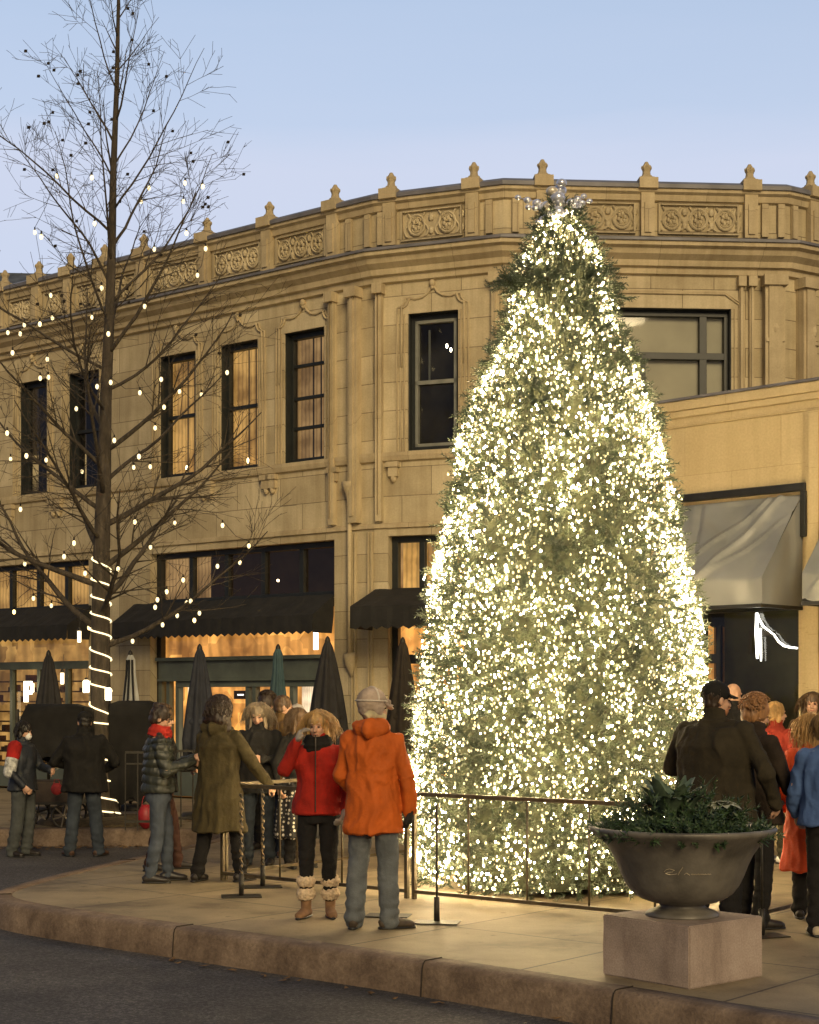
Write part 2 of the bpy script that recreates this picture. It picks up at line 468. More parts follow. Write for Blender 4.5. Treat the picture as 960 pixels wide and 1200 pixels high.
# corbels under the string course and mouldings round every window
def ogee(u0, u1, zs, zt):
    c = (u0 + u1) / 2; pts = [(u0, zs - .9), (u0, zs)]
    for t in [i / 10 for i in range(11)]:
        pts.append((u0 + .12 * math.sin(t * math.pi / 2), zs + .14 * (1 - math.cos(t * math.pi / 2))))
    pts += [(c - .28, zt - .12), (c - .16, zt - .1), (c - .07, zt - .04), (c - .02, zt + .05)]
    m = [(2 * c - a, b) for a, b in reversed(pts)]
    return pts + m
for w, u0, u1, z0, mt, kd in winu:
    zt = Z['head']
    mb = MB()
    wide = kd == 'wide'
    if not wide:
        for off, r in ((.10, .02), (.16, .013)):
            pp = ogee(u0 - off, u1 + off, zt + .1, zt + .33)
            mb.tube([w.P(a, b, .012) for a, b in pp], [r] * len(pp), 6, side=w.n)
        c = (u0 + u1) / 2
        for dz, rr in ((.42, .05), (.36, .03)): mb.ell(w.P(c, zt + dz, .03), (rr, rr, rr * 1.2), 8, 6)
    else:
        for off in (.12, .19):
            pp = [(u0 - off, z0), (u0 - off, zt + .12 + off * .3), (u0, zt + .18 + off * .3), (u1 - .1, zt + .18 + off * .3), (u1 + off, zt + .06), (u1 + off, z0)]
            mb.tube([w.P(a, b, .012) for a, b in pp], [.018] * len(pp), 6, side=w.n)
    mb.build('hood_moulding', M['trim'], bld, True)
    mb = MB()
    for du in (-.05, -.11, -.17):
        w.box(mb, u0 + du - .008, u0 + du + .008, z0, zt, .002, .025, 1)
        w.box(mb, u1 - du - .008, u1 - du + .008, z0, zt, .002, .025, 1)
    mb.build('jamb_moulding', M['trim'], bld)
    if not wide:
        for cu in ((u0 - .22), (u1 + .22)):
            mb = MB()
            w.box(mb, cu - .1, cu + .1, 5.16, 5.24, .004, .1, 1); w.box(mb, cu - .075, cu + .075, 5.02, 5.16, .004, .075, 1)
            mb.ell(w.P(cu, 5.0, .03), (.05, .05, .07), 8, 6)
            mb.build('corbel', M['trim'], bld)
    # window: frame, sashes, panes, curtain
    d = -.2
    fr = MB(); ft = .07
    w.box(fr, u0, u1, zt - .09, zt, d - .05, d + .06); w.box(fr, u0, u1, z0, z0 + .07, d - .05, d + .07)
    w.box(fr, u0, u0 + ft, z0, zt, d - .048, d + .058); w.box(fr, u1 - ft, u1, z0, zt, d - .048, d + .058)
    # dark painted jamb lining
    w.box(fr, u0 - .001, u0 + .012, z0, zt, d, -.03); w.box(fr, u1 - .012, u1 + .001, z0, zt, d, -.03); w.box(fr, u0, u1, zt - .012, zt + .001, d, -.03)
    mid = (z0 + zt) / 2
    if kd in ('sash', 'grey'):
        w.box(fr, u0 + ft, u1 - ft, mid - .03, mid + .03, d - .02, d + .05)
    if kd == 'four':
        for q in (.27, .5, .75): w.box(fr, u0 + ft, u1 - ft, z0 + (zt - z0) * q - .025, z0 + (zt - z0) * q + .025, d - .02, d + .04)
    if kd == 'wide':
        mu = w.upx(827); w.box(fr, mu - .055, mu + .055, z0, zt - .09, d - .04, d + .055)
        zz = 6.78; w.box(fr, u0 + ft, u1 - ft, zz - .05, zz + .05, d - .045, d + .06)
        mu2 = w.upx(757); w.box(fr, mu2 - .03, mu2 + .03, z0, zz, d - .02, d + .05)
    fo = fr.build('window', M['winframe'], bld, bevel=.004)
    if kd == 'grey':
        g = MB(); a, b, c0, c1 = u0 + ft, u1 - ft, z0 + .07, zt - .09
        for x0, x1, y0, y1 in ((a, b, c1 - .045, c1), (a, b, c0, c0 + .045), (a, a + .045, c0, c1), (b - .045, b, c0, c1), (a, b, mid - .025, mid + .035)):
            w.box(g, x0, x1, y0, y1, d - .01, d + .068)
        g.build('sash', M['grayframe'], fo)
    p = MB(); w.quad(p, u0 + .01, u1 - .01, z0 + .01, zt - .01, d - .0); p.build('pane', M['glass'], fo)
    p = MB(); w.quad(p, u0 - .35, u1 + .2, z0 - .15, zt + .3, d - (.05 if kd == 'wide' else .22) - (.3 if mt == 'dark_room' else 0)); p.build('curtain' if mt != 'dark_room' else 'room_backing', M[mt], fo)
    if mt in ('lit_amber', 'lit_dim'):
        p = MB()
        for q in (.33, .52, .74):
            uu = u0 + (u1 - u0) * q; w.box(p, uu - .008, uu + .008, z0, zt, d - .2, d - .185)
        p.build('curtain_fold', M['winframe'], fo)
    if kd == 'grey':
        p = MB()
        for (pu, pz) in ((.62, .63), (.70, .60)):
            p.ell(w.P(u0 + (u1 - u0) * pu, z0 + (zt - z0) * (pz + .15), d - .15), (.018, .018, .035), 6, 5)
        p.build('light_spot', emit('room_lamp', (1, .85, .6), 6), fo)
        p = MB(); w.box(p, u0 + .22, u0 + .25, z0 + 1.1, zt - .2, d - .12, d - .1); p.build('blind_cord', M['grayframe'], fo)
    if kd == 'sash' and mt == 'lit_amber':
        p = MB()
        for (pu) in (.45, .78): p.ell(w.P(u0 + (u1 - u0) * pu, z0 + .17, d - .06), (.018, .018, .05), 6, 5)
        p.build('candle_lamp', emit('candle_glow', (1, .7, .35), 4), fo)
# shopfronts
awn_black = simple('black_awning_canvas', (.014, .013, .012), .85, .4, 4, .3, 60)
def awning(w, u0, u1, z1, z0, zv, proj, name='awning', mat=awn_black, parent=bld, scallop=.09, side=True):
    "sloping canvas from the wall at z1 down to z0, hanging valance to zv"
    mb = MB(); n = max(8, int((u1 - u0) / .16)); vs = []; fs = []; uv = []
    rows = [(0.015, z1), (proj * .33, z1 + (z0 - z1) * .36), (proj * .66, z1 + (z0 - z1) * .68), (proj, z0), (proj + .01, z0 - (z0 - zv) * .6), (proj + .01, zv)]
    for i in range(n * 2 + 1):
        u = u0 + (u1 - u0) * i / (n * 2)
        for j, (d, z) in enumerate(rows):
            zz = z + .006 * math.sin(i * 1.3 + j) - (.012 * math.sin(math.pi * (i / 8 % 1)) if 0 < j < 3 else 0)
            if j == 5: zz = zv + (scallop * .5 if i % 2 == 0 else 0)
            vs.append(w.P(u, zz, d + .004 * math.sin(i * 2.1))); uv.append((u, z))
    k = len(rows)
    for i in range(n * 2):
        for j in range(k - 1): fs.append((i * k + j, (i + 1) * k + j, (i + 1) * k + j + 1, i * k + j + 1))
    mb.add(vs, fs, uv)
    for u in (u0, u1):
        mb.add([w.P(u, z1, .015), w.P(u, z0, proj), w.P(u, zv + .02, proj), w.P(u, zv + .02, proj * .12), w.P(u, zv + .3, .015)], [(0, 1, 2, 3, 4)], [(u, z1), (u, z0), (u + 1, zv), (u, zv), (u, zv)])
    o = mb.build(name, mat, parent)
    sm = o.modifiers.new('t', 'SOLIDIFY'); sm.thickness = .008
    return o
random.seed(11)
for idx, (w, u0, u1) in enumerate(shopu):
    zt, tr = Z['st'], Z['tr0']; d = -.22
    fr = MB()
    w.box(fr, u0, u1, zt - .09, zt, d - .05, d + .07); w.box(fr, u0, u1, tr - .05, tr + .05, d - .05, d + .08)
    w.box(fr, u0, u0 + .1, 0, zt - .09, d - .05, d + .065); w.box(fr, u1 - .1, u1, 0, zt - .09, d - .05, d + .065)
    n = {0: 6, 1: 5, 2: 3, 3: 4}[idx]
    for i in range(1, n):
        u = u0 + (u1 - u0) * i / n
        w.box(fr, u - .045, u + .045, tr + .05, zt - .09, d - .04, d + .06)
    sf = fr.build('shopfront', M['winframe'], bld, bevel=.004)
    p = MB(); w.quad(p, u0 + .02, u1 - .02, tr, zt - .02, d); p.build('transom_pane', M['glass'], sf)
    # room behind the transoms
    p = MB()
    us = u0 + (u1 - u0) * (.45 if idx == 2 else (0 if idx == 0 else 0.0))
    if idx == 0: w.quad(p, u0, u1, tr - .1, zt + .1, d - .25); p.build('transom_blind', M['lit_amber'], sf)
    elif idx == 1:
        w.quad(p, u0, u0 + (u1 - u0) * .27, tr - .1, zt + .1, d - .12); p.build('transom_blind', M['lit_dim'], sf)
        p = MB(); w.quad(p, u0 + (u1 - u0) * .24 - 1.4, u1 + .6, tr - .6, zt + .8, d - 1.2); p.build('room_backing', M['dark_room'], sf)
        p = MB()
        for (px, z) in ((330, 3.86), (371, 3.85), (285, 3.5), (300, 3.6)): p.ell(w.P(w.upx(px), z, d - .3), (.022, .022, .022), 6, 5)
        p.build('light_spot', emit('transom_glint', (1, .75, .45), 5), sf)  # glowing specks, some put in for reflections in the transom glass
    else:
        w.quad(p, u0 + .1, u0 + (u1 - u0) * .36, tr - .1, zt + .1, d - .15); p.build('transom_blind', M['lit_amber'], sf)
        p = MB(); w.quad(p, u0 + (u1 - u0) * .36 - .8, u1 + .4, tr - .3, zt + .4, d - .6); p.build('room_backing', M['lit_dim'], sf)
    # lower glazing
    f2 = MB()
    ent = 2.34
    if idx == 1:
        w.box(f2, u0 + .1, u1 - .1, 2.0, 2.3, d - .05, d + .12); w.box(f2, u0 + .1, u1 - .1, 2.3, 2.36, d - .05, d + .2); w.box(f2, u0 + .1, u1 - .1, 1.96, 2.0, d - .05, d + .15)
        xs = [176, 190, 250, 282, 330, 375, 392]
        for px in (180, 189, 200, 226, 282, 290, 334, 364, 376):
            u = w.upx(px); w.box(f2, u - .04, u + .04, .02, 1.96, d - .04, d + .07)
        w.box(f2, u0 + .1, u1 - .1, .02, .45, d - .04, d + .05)
        w.box(f2, w.upx(200), w.upx(364), 1.86, 1.96, d - .04, d + .09)
    else:
        w.box(f2, u0 + .1, u1 - .1, 2.2, 2.34, d - .05, d + .08); w.box(f2, u0 + .1, u1 - .1, .02, .4, d - .04, d + .05)
        for i in range(1, n):
            u = u0 + (u1 - u0) * i / n; w.box(f2, u - .04, u + .04, .4, 2.2, d - .04, d + .06)
    f2.build('shop_frame', M['greenpaint'] if idx < 2 else M['winframe'], sf, bevel=.004)
    p = MB(); w.quad(p, u0 + .05, u1 - .05, .4, tr - .05, d); p.build('shop_pane', M['glass'], sf)
    p = MB(); w.quad(p, u0 - 1.1, u1 + .5, 0, tr - .12, d - (.9 if idx else .7)); p.build('shop_interior', M['lit_orange' if idx else 'lit_shop'], sf)
    if idx == 1:
        for a, b in ((203, 226), (337, 363)):
            p = MB(); w.quad(p, w.upx(a), w.upx(b), .5, 1.9, d - .12); p.build('net_curtain', M['white_curtain'], sf)
        p = MB()
        for px in (257, 291): w.box(p, w.upx(px) - .05, w.upx(px) + .25, 1.66, 1.8, d - .2, d - .17)
        p.build('notice_board', M['black'], sf)
        p = MB()
        for px, z in ((259, 1.72), (291, 1.77), (291, 1.71)): w.box(p, w.upx(px), w.upx(px) + .14, z, z + .022, d - .169, d - .165)
        p.build('notice_text', emit('notice_light', (1, .95, .85), 1.2), sf)
        p = MB(); w.box(p, w.upx(349) , w.upx(349) + .06, 2.45, 2.75, d - .2, d - .15); p.build('wall_lamp', emit('tube_glow', (1, .9, .7), 2.5), sf)
    if idx == 0:
        p = MB()
        for k in range(9): w.box(p, u0, u1, .45 + k * .19, .475 + k * .19, d - .65, d - .4)
        for k in range(60):
            u = u0 + random.random() * (u1 - u0); z = .475 + random.randrange(9) * .19
            w.box(p, u, u + random.uniform(.05, .16), z, z + random.uniform(.06, .13), d - .6, d - .45)
        p.build('shelving', simple('shelf_wood', (.3, .17, .07), .7), sf)
    if idx == 2:
        p = MB(); p.ell(w.P(w.upx(470), 1.83, d - .15), (.1, .1, .09), 12, 8); p.ell(w.P(w.upx(497), 2.35, d - .2), (.3, .1, .05), 12, 8)
        p.build('globe_lamp', emit('orange_globe', (1, .5, .15), 1.6), sf)
awning(WA, WA.upx(-85), WA.upx(108), 3.3, 2.95, 2.68, .55)
awning(WA, WA.upx(158), WA.upx(392), 3.28, 2.95, 2.66, .5)
awning(WB, WB.upx(440), WB.upx(575), 3.32, 3.02, 2.68, .95)
awning(WC, WC.upx(640), WC.upx(850), 3.32, 3.02, 2.68, .95)
# letter P sign in the left shop window
mbp = MB(); ws = WA; u = ws.upx(31); h = .36
ws.box(mbp, u, u + .1, 1.60, 1.98, .03, .06); ws.box(mbp, u + .1, u + .21, 1.9, 1.98, .03, .06); ws.box(mbp, u + .1, u + .21, 1.74, 1.81, .03, .06); ws.box(mbp, u + .19, u + .26, 1.78, 1.94, .031, .061)
sg = mbp.build('letter_sign', emit('white_letter', (1, .86, .55), 2.2)); tag(sg, 'glowing white capital letter P sign on the left shop window', 'sign')
mbp = MB(); u = ws.upx(-6); ws.box(mbp, u, u + .13, 1.25, 1.8, .03, .06)
sg = mbp.build('lit_menu_board', emit('white_panel', (1, .8, .5), 1.0)); tag(sg, 'small upright lit menu board beside the left shop window', 'sign')

# building seen past the left end, slate roof
fb = empty('slate_roof_building', at(-40, 42), 'distant building with dark slate mansard roof past the left end of the arcade', 'building')
mb = MB(); mb.box(-16, 3.4, 0, 12, 0, 12.6); mb.build('wall', M['stone'], fb)
mb = MB(); mb.add([(-16, -.3, 12.6), (3.7, -.3, 12.6), (2.2, 1.6, 13.9), (-16, 1.6, 14.3), (3.7, 12, 12.6), (2.2, 9, 13.9), (-16, 9, 14.3)], [(0, 1, 2, 3), (1, 4, 5, 2), (3, 2, 5, 6)])
mb.build('roof', simple('slate', (.07, .08, .095), .6, .4, 3, .3), fb)

# ------------------------------------------------------------------ low wing at the right
wing = empty('low_wing_building', (0, 0, 0), 'single storey ochre stone wing with sheeted grey awnings at the right', 'building')
q0, q1 = at(700, 93.8), at(1150, 112.8)
WW = Wall(q0, q1); zt = 5.12
u0, u1 = WW.upx(812), WW.upx(936)
v0, v1 = WW.upx(1000), WW.upx(1110)
mb = MB(); WW.face(mb, 0, zt, [(u0, u1, .25, 3.9), (v0, v1, .25, 3.9)], .3); mb.build('wall', M['wing'], wing)
mb = MB()
rt = Wall((q0.x - .0, 24.3), (q0.x, q0.y)); rt.face(mb, 0, zt, []); mb.build('side_wall', M['wing'], wing)
mb = MB(); WW.box(mb, -.03, WW.L, zt, zt + .12, -.3, .05); WW.box(mb, -.02, WW.L, zt - .08, zt, -.02, .03); WW.box(mb, -.01, WW.L, zt - .2, zt - .16, -.02, .02); mb.build('coping', M['wing'], wing, bevel=.01)
mb = MB(); WW.box(mb, -.04, WW.L, zt + .12, zt + .15, -.34, .07)
mb.build('coping_flashing', M['lead'], wing)
mb = MB(); mb.prism([(q0.x, q0.y + .1), (q1.x, q1.y + .1), (q1.x, 23.9), (q0.x, 23.7)], zt - .3, zt - .1); mb.build('roof', M['lead'], wing)
mb = MB(); pu = WW.upx(957)
WW.box(mb, pu - .11, pu + .11, .0, zt - .2, .003, .05); WW.box(mb, pu - .06, pu + .06, .0, zt - .22, .05, .075); mb.build('pilaster', M['wing'], wing)
fr = MB(); d = -.2
for a, b in ((u0, u1), (v0, v1)):
    WW.box(fr, a, a + .06, .25, 3.9, d - .04, d + .05); WW.box(fr, b - .06, b, .25, 3.9, d - .04, d + .05); WW.box(fr, a, b, .25, .4, d - .05, d + .06)
    WW.box(fr, a, b, 2.7, 2.78, d - .03, d + .045)
wf = fr.build('shop_window', M['winframe'], wing)
p = MB(); WW.quad(p, u0, u1, .3, 3.9, d); WW.quad(p, v0, v1, .3, 3.9, d); p.build('pane', M['glass'], wf)
p = MB(); WW.quad(p, u0 - .2, v1 + .2, 0, 4, d - .8); p.build('room_backing', simple('olive_room', (.075, .07, .04), .9, .6, .8, 0), wf)
def sheet_mat():
    m, nt, b = newmat('plastic_sheeting')
    v = coords(nt); n = noi(nt, v, .9, 5, .5)
    r = cr(nt, [(.3, (.17, .175, .17)), (.7, (.29, .295, .285))]); nt.links.new(n, r.inputs[0])
    nt.links.new(r.outputs[0], b.inputs['Base Color']); b.inputs['Roughness'].default_value = .35
    w = nt.nodes.new('ShaderNodeTexWave'); w.inputs['Scale'].default_value = .9; w.inputs['Distortion'].default_value = 6; w.inputs['Detail'].default_value = 3
    nt.links.new(v, w.inputs['Vector']); nt.links.new(bump(nt, w.outputs['Fac'], .5, .03), b.inputs['Normal'])
    return m
sheet = sheet_mat()
def sheet_awning(a, b):
    A, B = WW.upx(a), WW.upx(b); mb = MB(); nU, nV = 90, 40; vs = []; uv = []; fs = []
    zt_, zb, pr = 3.98, 3.02, .85
    for i in range(nU + 1):
        for j in range(nV + 1):
            s, t = i / nU, j / nV
            if t < .78:
                q = t / .78; d_ = .03 + pr * q; z = zt_ + (zb - zt_) * q
            else:
                q = (t - .78) / .22; d_ = .03 + pr + .0 * q; z = zb - .3 * q
            fold = .03 * math.sin(9 * s - 5 * t) + .02 * noise.noise(Vector((s * 5, t * 4, a)))
            fold += .06 * math.exp(-((s - .62 + .5 * (t - .5)) / .03) ** 2) * (1 - abs(t - .45)) + .035 * math.exp(-((s - .4 + .75 * (t - .5)) / .022) ** 2) + .03 * math.exp(-((s - .82 + .9 * (t - .4)) / .02) ** 2) - .03 * math.exp(-((s - .2 - .3 * t) / .03) ** 2)
            sag = -.05 * math.sin(math.pi * s) * t
            n_ = 1 if 0 < j else 0
            ee = min(1, min(s, 1 - s) * 8)
            vs.append(WW.P(A + (B - A) * s, z + sag + fold * .6 * n_, d_ + fold * n_ * ee)); uv.append((s, t))
    k = nV + 1
    for i in range(nU):
        for j in range(nV): fs.append((i * k + j, (i + 1) * k + j, (i + 1) * k + j + 1, i * k + j + 1))
    mb.add(vs, fs, uv)
    for u in (A, B):
        mb.add([WW.P(u, zt_, .03), WW.P(u, zb, .03 + pr), WW.P(u, zb - .3, .03 + pr), WW.P(u, zb - .3, .03)], [(0, 1, 2, 3)])
    o = mb.build('awning', sheet, wing, True)
    o['label'] = 'grey awning wrapped in creased plastic sheeting'
    mb = MB(); WW.box(mb, A, B, zb - .34, zb - .3, pr - .02, pr + .06); WW.box(mb, A, A + .03, zb - .34, zb - .3, .02, pr - .02); WW.box(mb, B - .03, B, zb - .34, zb - .3, .02, pr - .02)
    mb.build('awning_frame', M['black'], o)
    for (x0, x1, z0, z1) in ((A - .02, B + .06, 4.02, 4.11), (B + .0, B + .07, 3.5, 4.02), (A - .06, A + .02, 3.85, 4.05)):
        mb = MB(); WW.box(mb, x0, x1, z0, z1, .01, .09); mb.build('awning_track', M['black'], o, bevel=.01)
sheet_awning(797, 942); sheet_awning(988, 1130)
# glowing tubes added in the shape of lights reflected in the wing window
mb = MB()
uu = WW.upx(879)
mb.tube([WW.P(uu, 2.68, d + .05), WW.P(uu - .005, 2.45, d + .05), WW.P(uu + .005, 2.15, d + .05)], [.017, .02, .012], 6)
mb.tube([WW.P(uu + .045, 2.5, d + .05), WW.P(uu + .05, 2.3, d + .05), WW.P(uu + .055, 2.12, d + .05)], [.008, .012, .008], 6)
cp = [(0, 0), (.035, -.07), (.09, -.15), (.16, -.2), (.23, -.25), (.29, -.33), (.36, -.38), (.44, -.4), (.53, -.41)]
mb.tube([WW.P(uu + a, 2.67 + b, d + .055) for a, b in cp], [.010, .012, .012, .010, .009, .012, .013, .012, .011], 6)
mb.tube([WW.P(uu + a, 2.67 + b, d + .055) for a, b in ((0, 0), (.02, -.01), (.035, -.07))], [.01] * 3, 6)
o = mb.build('reflection_streaks', emit('reflected_white', (1, .97, .85), 2.6)); tag(o, 'white streaks of reflected light across the dark window under the sheeted awning', 'light')
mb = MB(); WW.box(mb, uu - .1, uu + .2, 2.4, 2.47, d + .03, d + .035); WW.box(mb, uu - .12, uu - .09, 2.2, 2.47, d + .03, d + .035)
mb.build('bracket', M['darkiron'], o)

# ------------------------------------------------------------------ ground
def ground_mats():
    m, nt, b = newmat('asphalt')
    v = coords(nt)
    n = noi(nt, v, 38, 8, .85); r = cr(nt, [(.36, (.02, .02, .022)), (.5, (.058, .055, .057)), (.62, (.17, .16, .155))]); nt.links.new(n, r.inputs[0])
    n2 = noi(nt, v, .8, 6, .65); r2 = cr(nt, [(.36, (.45, .43, .45)), (.64, (1.3, 1.25, 1.2))]); nt.links.new(n2, r2.inputs[0])
    nt.links.new(mixc(nt, .8, r.outputs[0], r2.outputs[0], 'MULTIPLY'), b.inputs['Base Color'])
    b.inputs['Roughness'].default_value = .75
    nt.links.new(bump(nt, n, .9, .012), b.inputs['Normal']); M['asphalt'] = m
    m, nt, b = newmat('plaza_concrete')
    tc = nt.nodes.new('ShaderNodeTexCoord'); mp = nt.nodes.new('ShaderNodeMapping'); mp.inputs['Rotation'].default_value = (0, 0, R(40))
    nt.links.new(tc.outputs['Object'], mp.inputs['Vector'])
    br = nt.nodes.new('ShaderNodeTexBrick'); br.offset = 0.0
    br.inputs['Scale'].default_value = 1; br.inputs['Brick Width'].default_value = 1.5; br.inputs['Row Height'].default_value = 1.35
    br.inputs['Mortar Size'].default_value = .011; br.inputs['Mortar Smooth'].default_value = .2
    br.inputs['Color1'].default_value = (.33, .265, .165, 1); br.inputs['Color2'].default_value = (.28, .225, .14, 1); br.inputs['Mortar'].default_value = (.09, .07, .05, 1)
    nt.links.new(mp.outputs[0], br.inputs['Vector'])
    v = tc.outputs['Object']
    n = noi(nt, v, 1.1, 7, .65); r = cr(nt, [(.36, (.36, .32, .28)), (.48, (.85, .83, .79)), (.66, (1.25, 1.2, 1.15))]); nt.links.new(n, r.inputs[0])
    c = mixc(nt, .8, br.outputs['Color'], r.outputs[0], 'MULTIPLY')
    n2 = noi(nt, v, 60, 4, .7); r2 = cr(nt, [(.3, (.75, .75, .75)), (.7, (1.15, 1.15, 1.15))]); nt.links.new(n2, r2.inputs[0])
    c = mixc(nt, .7, c, r2.outputs[0], 'MULTIPLY')
    n3 = noi(nt, v, 9, 2, .4); r3 = cr(nt, [(.24, (.3, .26, .22)), (.31, (1, 1, 1))]); nt.links.new(n3, r3.inputs[0])
    c = mixc(nt, .7, c, r3.outputs[0], 'MULTIPLY')
    nt.links.new(c, b.inputs['Base Color']); b.inputs['Roughness'].default_value = .62
    nb = bump(nt, br.outputs['Fac'], -.5, .006)
    nt.links.new(bump(nt, n2, .3, .004, nb), b.inputs['Normal']); M['plaza'] = m
    m, nt, b = newmat('kerb_stone')
    n = noi(nt, v := coords(nt), 3, 7, .7); r = cr(nt, [(.3, (.085, .055, .036)), (.5, (.18, .125, .085)), (.7, (.29, .21, .145))]); nt.links.new(n, r.inputs[0])
    n2 = noi(nt, v, 40, 4, .7); r2 = cr(nt, [(.3, (.6, .6, .6)), (.7, (1.2, 1.2, 1.2))]); nt.links.new(n2, r2.inputs[0])
    nt.links.new(mixc(nt, .8, r.outputs[0], r2.outputs[0], 'MULTIPLY'), b.inputs['Base Color']); b.inputs['Roughness'].default_value = .8
    nt.links.new(bump(nt, n2, .6, .012), b.inputs['Normal']); M['kerb'] = m
ground_mats()
SZ = -.22
mb = MB(); mb.add([(-400, -60, SZ), (400, -60, SZ), (400, 700, SZ), (-400, 700, SZ)], [(0, 1, 2, 3)])
tag(mb.build('road', M['asphalt']), kind='structure')
# outline of the raised plaza (outer kerb line)
raw = [(12, -.8), (6.2, 4.65), (2.14, 8.42), (1.24, 9.40), (0, 10.57), (-.77, 11.2), (-1.78, 12.05), (-2.35, 12.52), (-2.85, 12.95), (-3.25, 13.32), (-3.52, 13.7), (-3.64, 14.1), (-3.60, 14.6), (-3.48, 15.2),
       (-3.24, 16.2), (-2.88, 17.4), (-2.5, 18.7), (-2.32, 19.4), (-2.30, 20.0), (-2.45, 20.5), (-2.8, 20.82), (-3.3, 20.9), (-9, 20.8), (-60, 20.8)]
def smooth_line(p, it=2):
    for _ in range(it):
        q = [p[0]]
        for a, b in zip(p, p[1:]):
            q += [(a[0] * .75 + b[0] * .25, a[1] * .75 + b[1] * .25), (a[0] * .25 + b[0] * .75, a[1] * .25 + b[1] * .75)]
        q.append(p[-1]); p = q
    return p
line = smooth_line(raw)
def offset(p, d):
    out = []
    for i in range(len(p)):
        a = Vector(p[max(i - 1, 0)]); b = Vector(p[min(i + 1, len(p) - 1)]); t = (b - a).normalized(); nrm = Vector((t.y, -t.x))
        out.append((p[i][0] + nrm.x * d, p[i][1] + nrm.y * d))
    return out
inner = offset(line, .17)
ins = inner
mb = MB()
poly = ins + [(-60, 120), (60, 120), (60, -.7)]
n = len(poly); mb.add([(x, y, 0) for x, y in poly], [tuple(range(n))][::1])
o = mb.build('pavement', M['plaza']); tag(o, kind='structure')
bm = bmesh.new(); bm.from_mesh(o.data); bmesh.ops.triangulate(bm, faces=bm.faces[:])
for f in bm.faces:
    if f.normal.z < 0: f.normal_flip()
bm.to_mesh(o.data); bm.free()
# kerb: rounded profile swept along line
prof = [(-.035, SZ - .02), (-.02, -.04), (-.01, -.012), (.012, .0), (.03, .006), (.165, .006), (.172, -.02)]
mb = MB(); vs = []; fs = []
dense = []
for a, b in zip(line, line[1:]):
    L = math.hypot(b[0] - a[0], b[1] - a[1]); k = max(1, int(L / .09)) if a[1] < 22 and abs(a[0]) < 10 and abs(b[0]) < 10 else 1
    for i in range(k): dense.append((a[0] + (b[0] - a[0]) * i / k, a[1] + (b[1] - a[1]) * i / k))
dense.append(line[-1])
offs = [offset(dense, d_) for d_, z_ in prof]
for i in range(len(dense)):
    for j, (d_, z_) in enumerate(prof):
        x, y = offs[j][i]
        w_ = .012 * noise.noise(Vector((x * 4, y * 4, j))) if 0 < j < 4 else 0
        nx = offs[-1][i][0] - offs[0][i][0]; ny = offs[-1][i][1] - offs[0][i][1]
        vs.append((x + nx * w_ * 3, y + ny * w_ * 3, z_ + w_ * .5))
k = len(prof)
for i in range(len(dense) - 1):
    for j in range(k - 1): fs.append((i * k + j, i * k + j + 1, (i + 1) * k + j + 1, (i + 1) * k + j))
mb.add(vs, fs)
# joints: thin dark gaps
o = mb.build('kerb', M['kerb'], smooth=True); tag(o, kind='structure')
mb = MB()
for (px, py) in ((2.78 - .0, 0), ):
    pass
acc = 0
marks = [(0.12, 10.46), (1.22, 9.42), (-3.44, 14.0), (-1.7, 12.0), (-3.0, 16.9)]
for mx, my in marks:
    i = min(range(1, len(dense) - 1), key=lambda q: (dense[q][0] - mx) ** 2 + (dense[q][1] - my) ** 2)
    t = (Vector(dense[i + 1]) - Vector(dense[i - 1])).normalized(); nr = Vector((t.y, -t.x))
    p = Vector(dense[i]); Mx = Matrix(((t.x, nr.x, 0, p.x), (t.y, nr.y, 0, p.y), (0, 0, 1, 0), (0, 0, 0, 1)))
    pts = [(-.042, SZ), (-.028, -.04), (-.018, -.008), (.0, .008), (.03, .0095), (.165, .0095)]
    mb.tube([Mx @ Vector((0, a, b)) for a, b in pts], [(.006, .004)] * 6, 4, side=(t.x, t.y, 0))
tag(mb.build('kerb_joint', simple('joint_dirt', (.025, .018, .012), .9)), kind='structure')
# fallen leaves along the kerbs (too many to count)
random.seed(5)
mb = MB()
for k in range(420):
    if k < 200:
        i = random.randrange(4, len(dense) - 2); x, y = offset(dense, -.05 - abs(random.gauss(0, .12)))[i] if k % 20 == 0 else (dense[i][0] - .06 - abs(random.gauss(0, .1)), dense[i][1] - .06 - abs(random.gauss(0, .08)))
        z = SZ + .012
    elif k < 300: x, y, z = random.uniform(-5.2, -2.7), random.gauss(20.6, .15), SZ + .012
    else: x, y, z = random.uniform(-5.5, -2.9), random.uniform(20.98, 22.6), .016
    if z < 0 and y > 12 and x > -3.7 and y < 19: continue
    if abs(x) > 9: continue
    a = random.random() * 6.28; s = random.uniform(.02, .05); tl = random.uniform(0, .02)
    mb.add([(x + s * math.cos(a), y + s * math.sin(a), z + tl), (x - s * .6 * math.sin(a), y + s * .6 * math.cos(a), z), (x - s * math.cos(a), y - s * math.sin(a), z + tl * .5), (x + s * .6 * math.sin(a), y - s * .6 * math.cos(a), z + .006)], [(0, 1, 2, 3)])
tag(mb.build('fallen_leaves', simple('dry_leaf', (.16, .09, .035), .8, .5, 30)), 'dry brown leaves scattered along the kerbs and round the bare tree', 'leaves', kind='stuff')
mb = MB(); mb.lathe([(.95, .004), (.9, .05), (.3, .09), (0.01, .1)], 28, (0, 0, 0))
tag(mb.build('soil_bed', simple('leafy_soil', (.07, .05, .025), .95, .6, 12, .8, 25), None, True, loc=(-4.1, 22.0, .0)), 'mound of leafy soil round the bare tree trunk', 'soil', kind='structure')
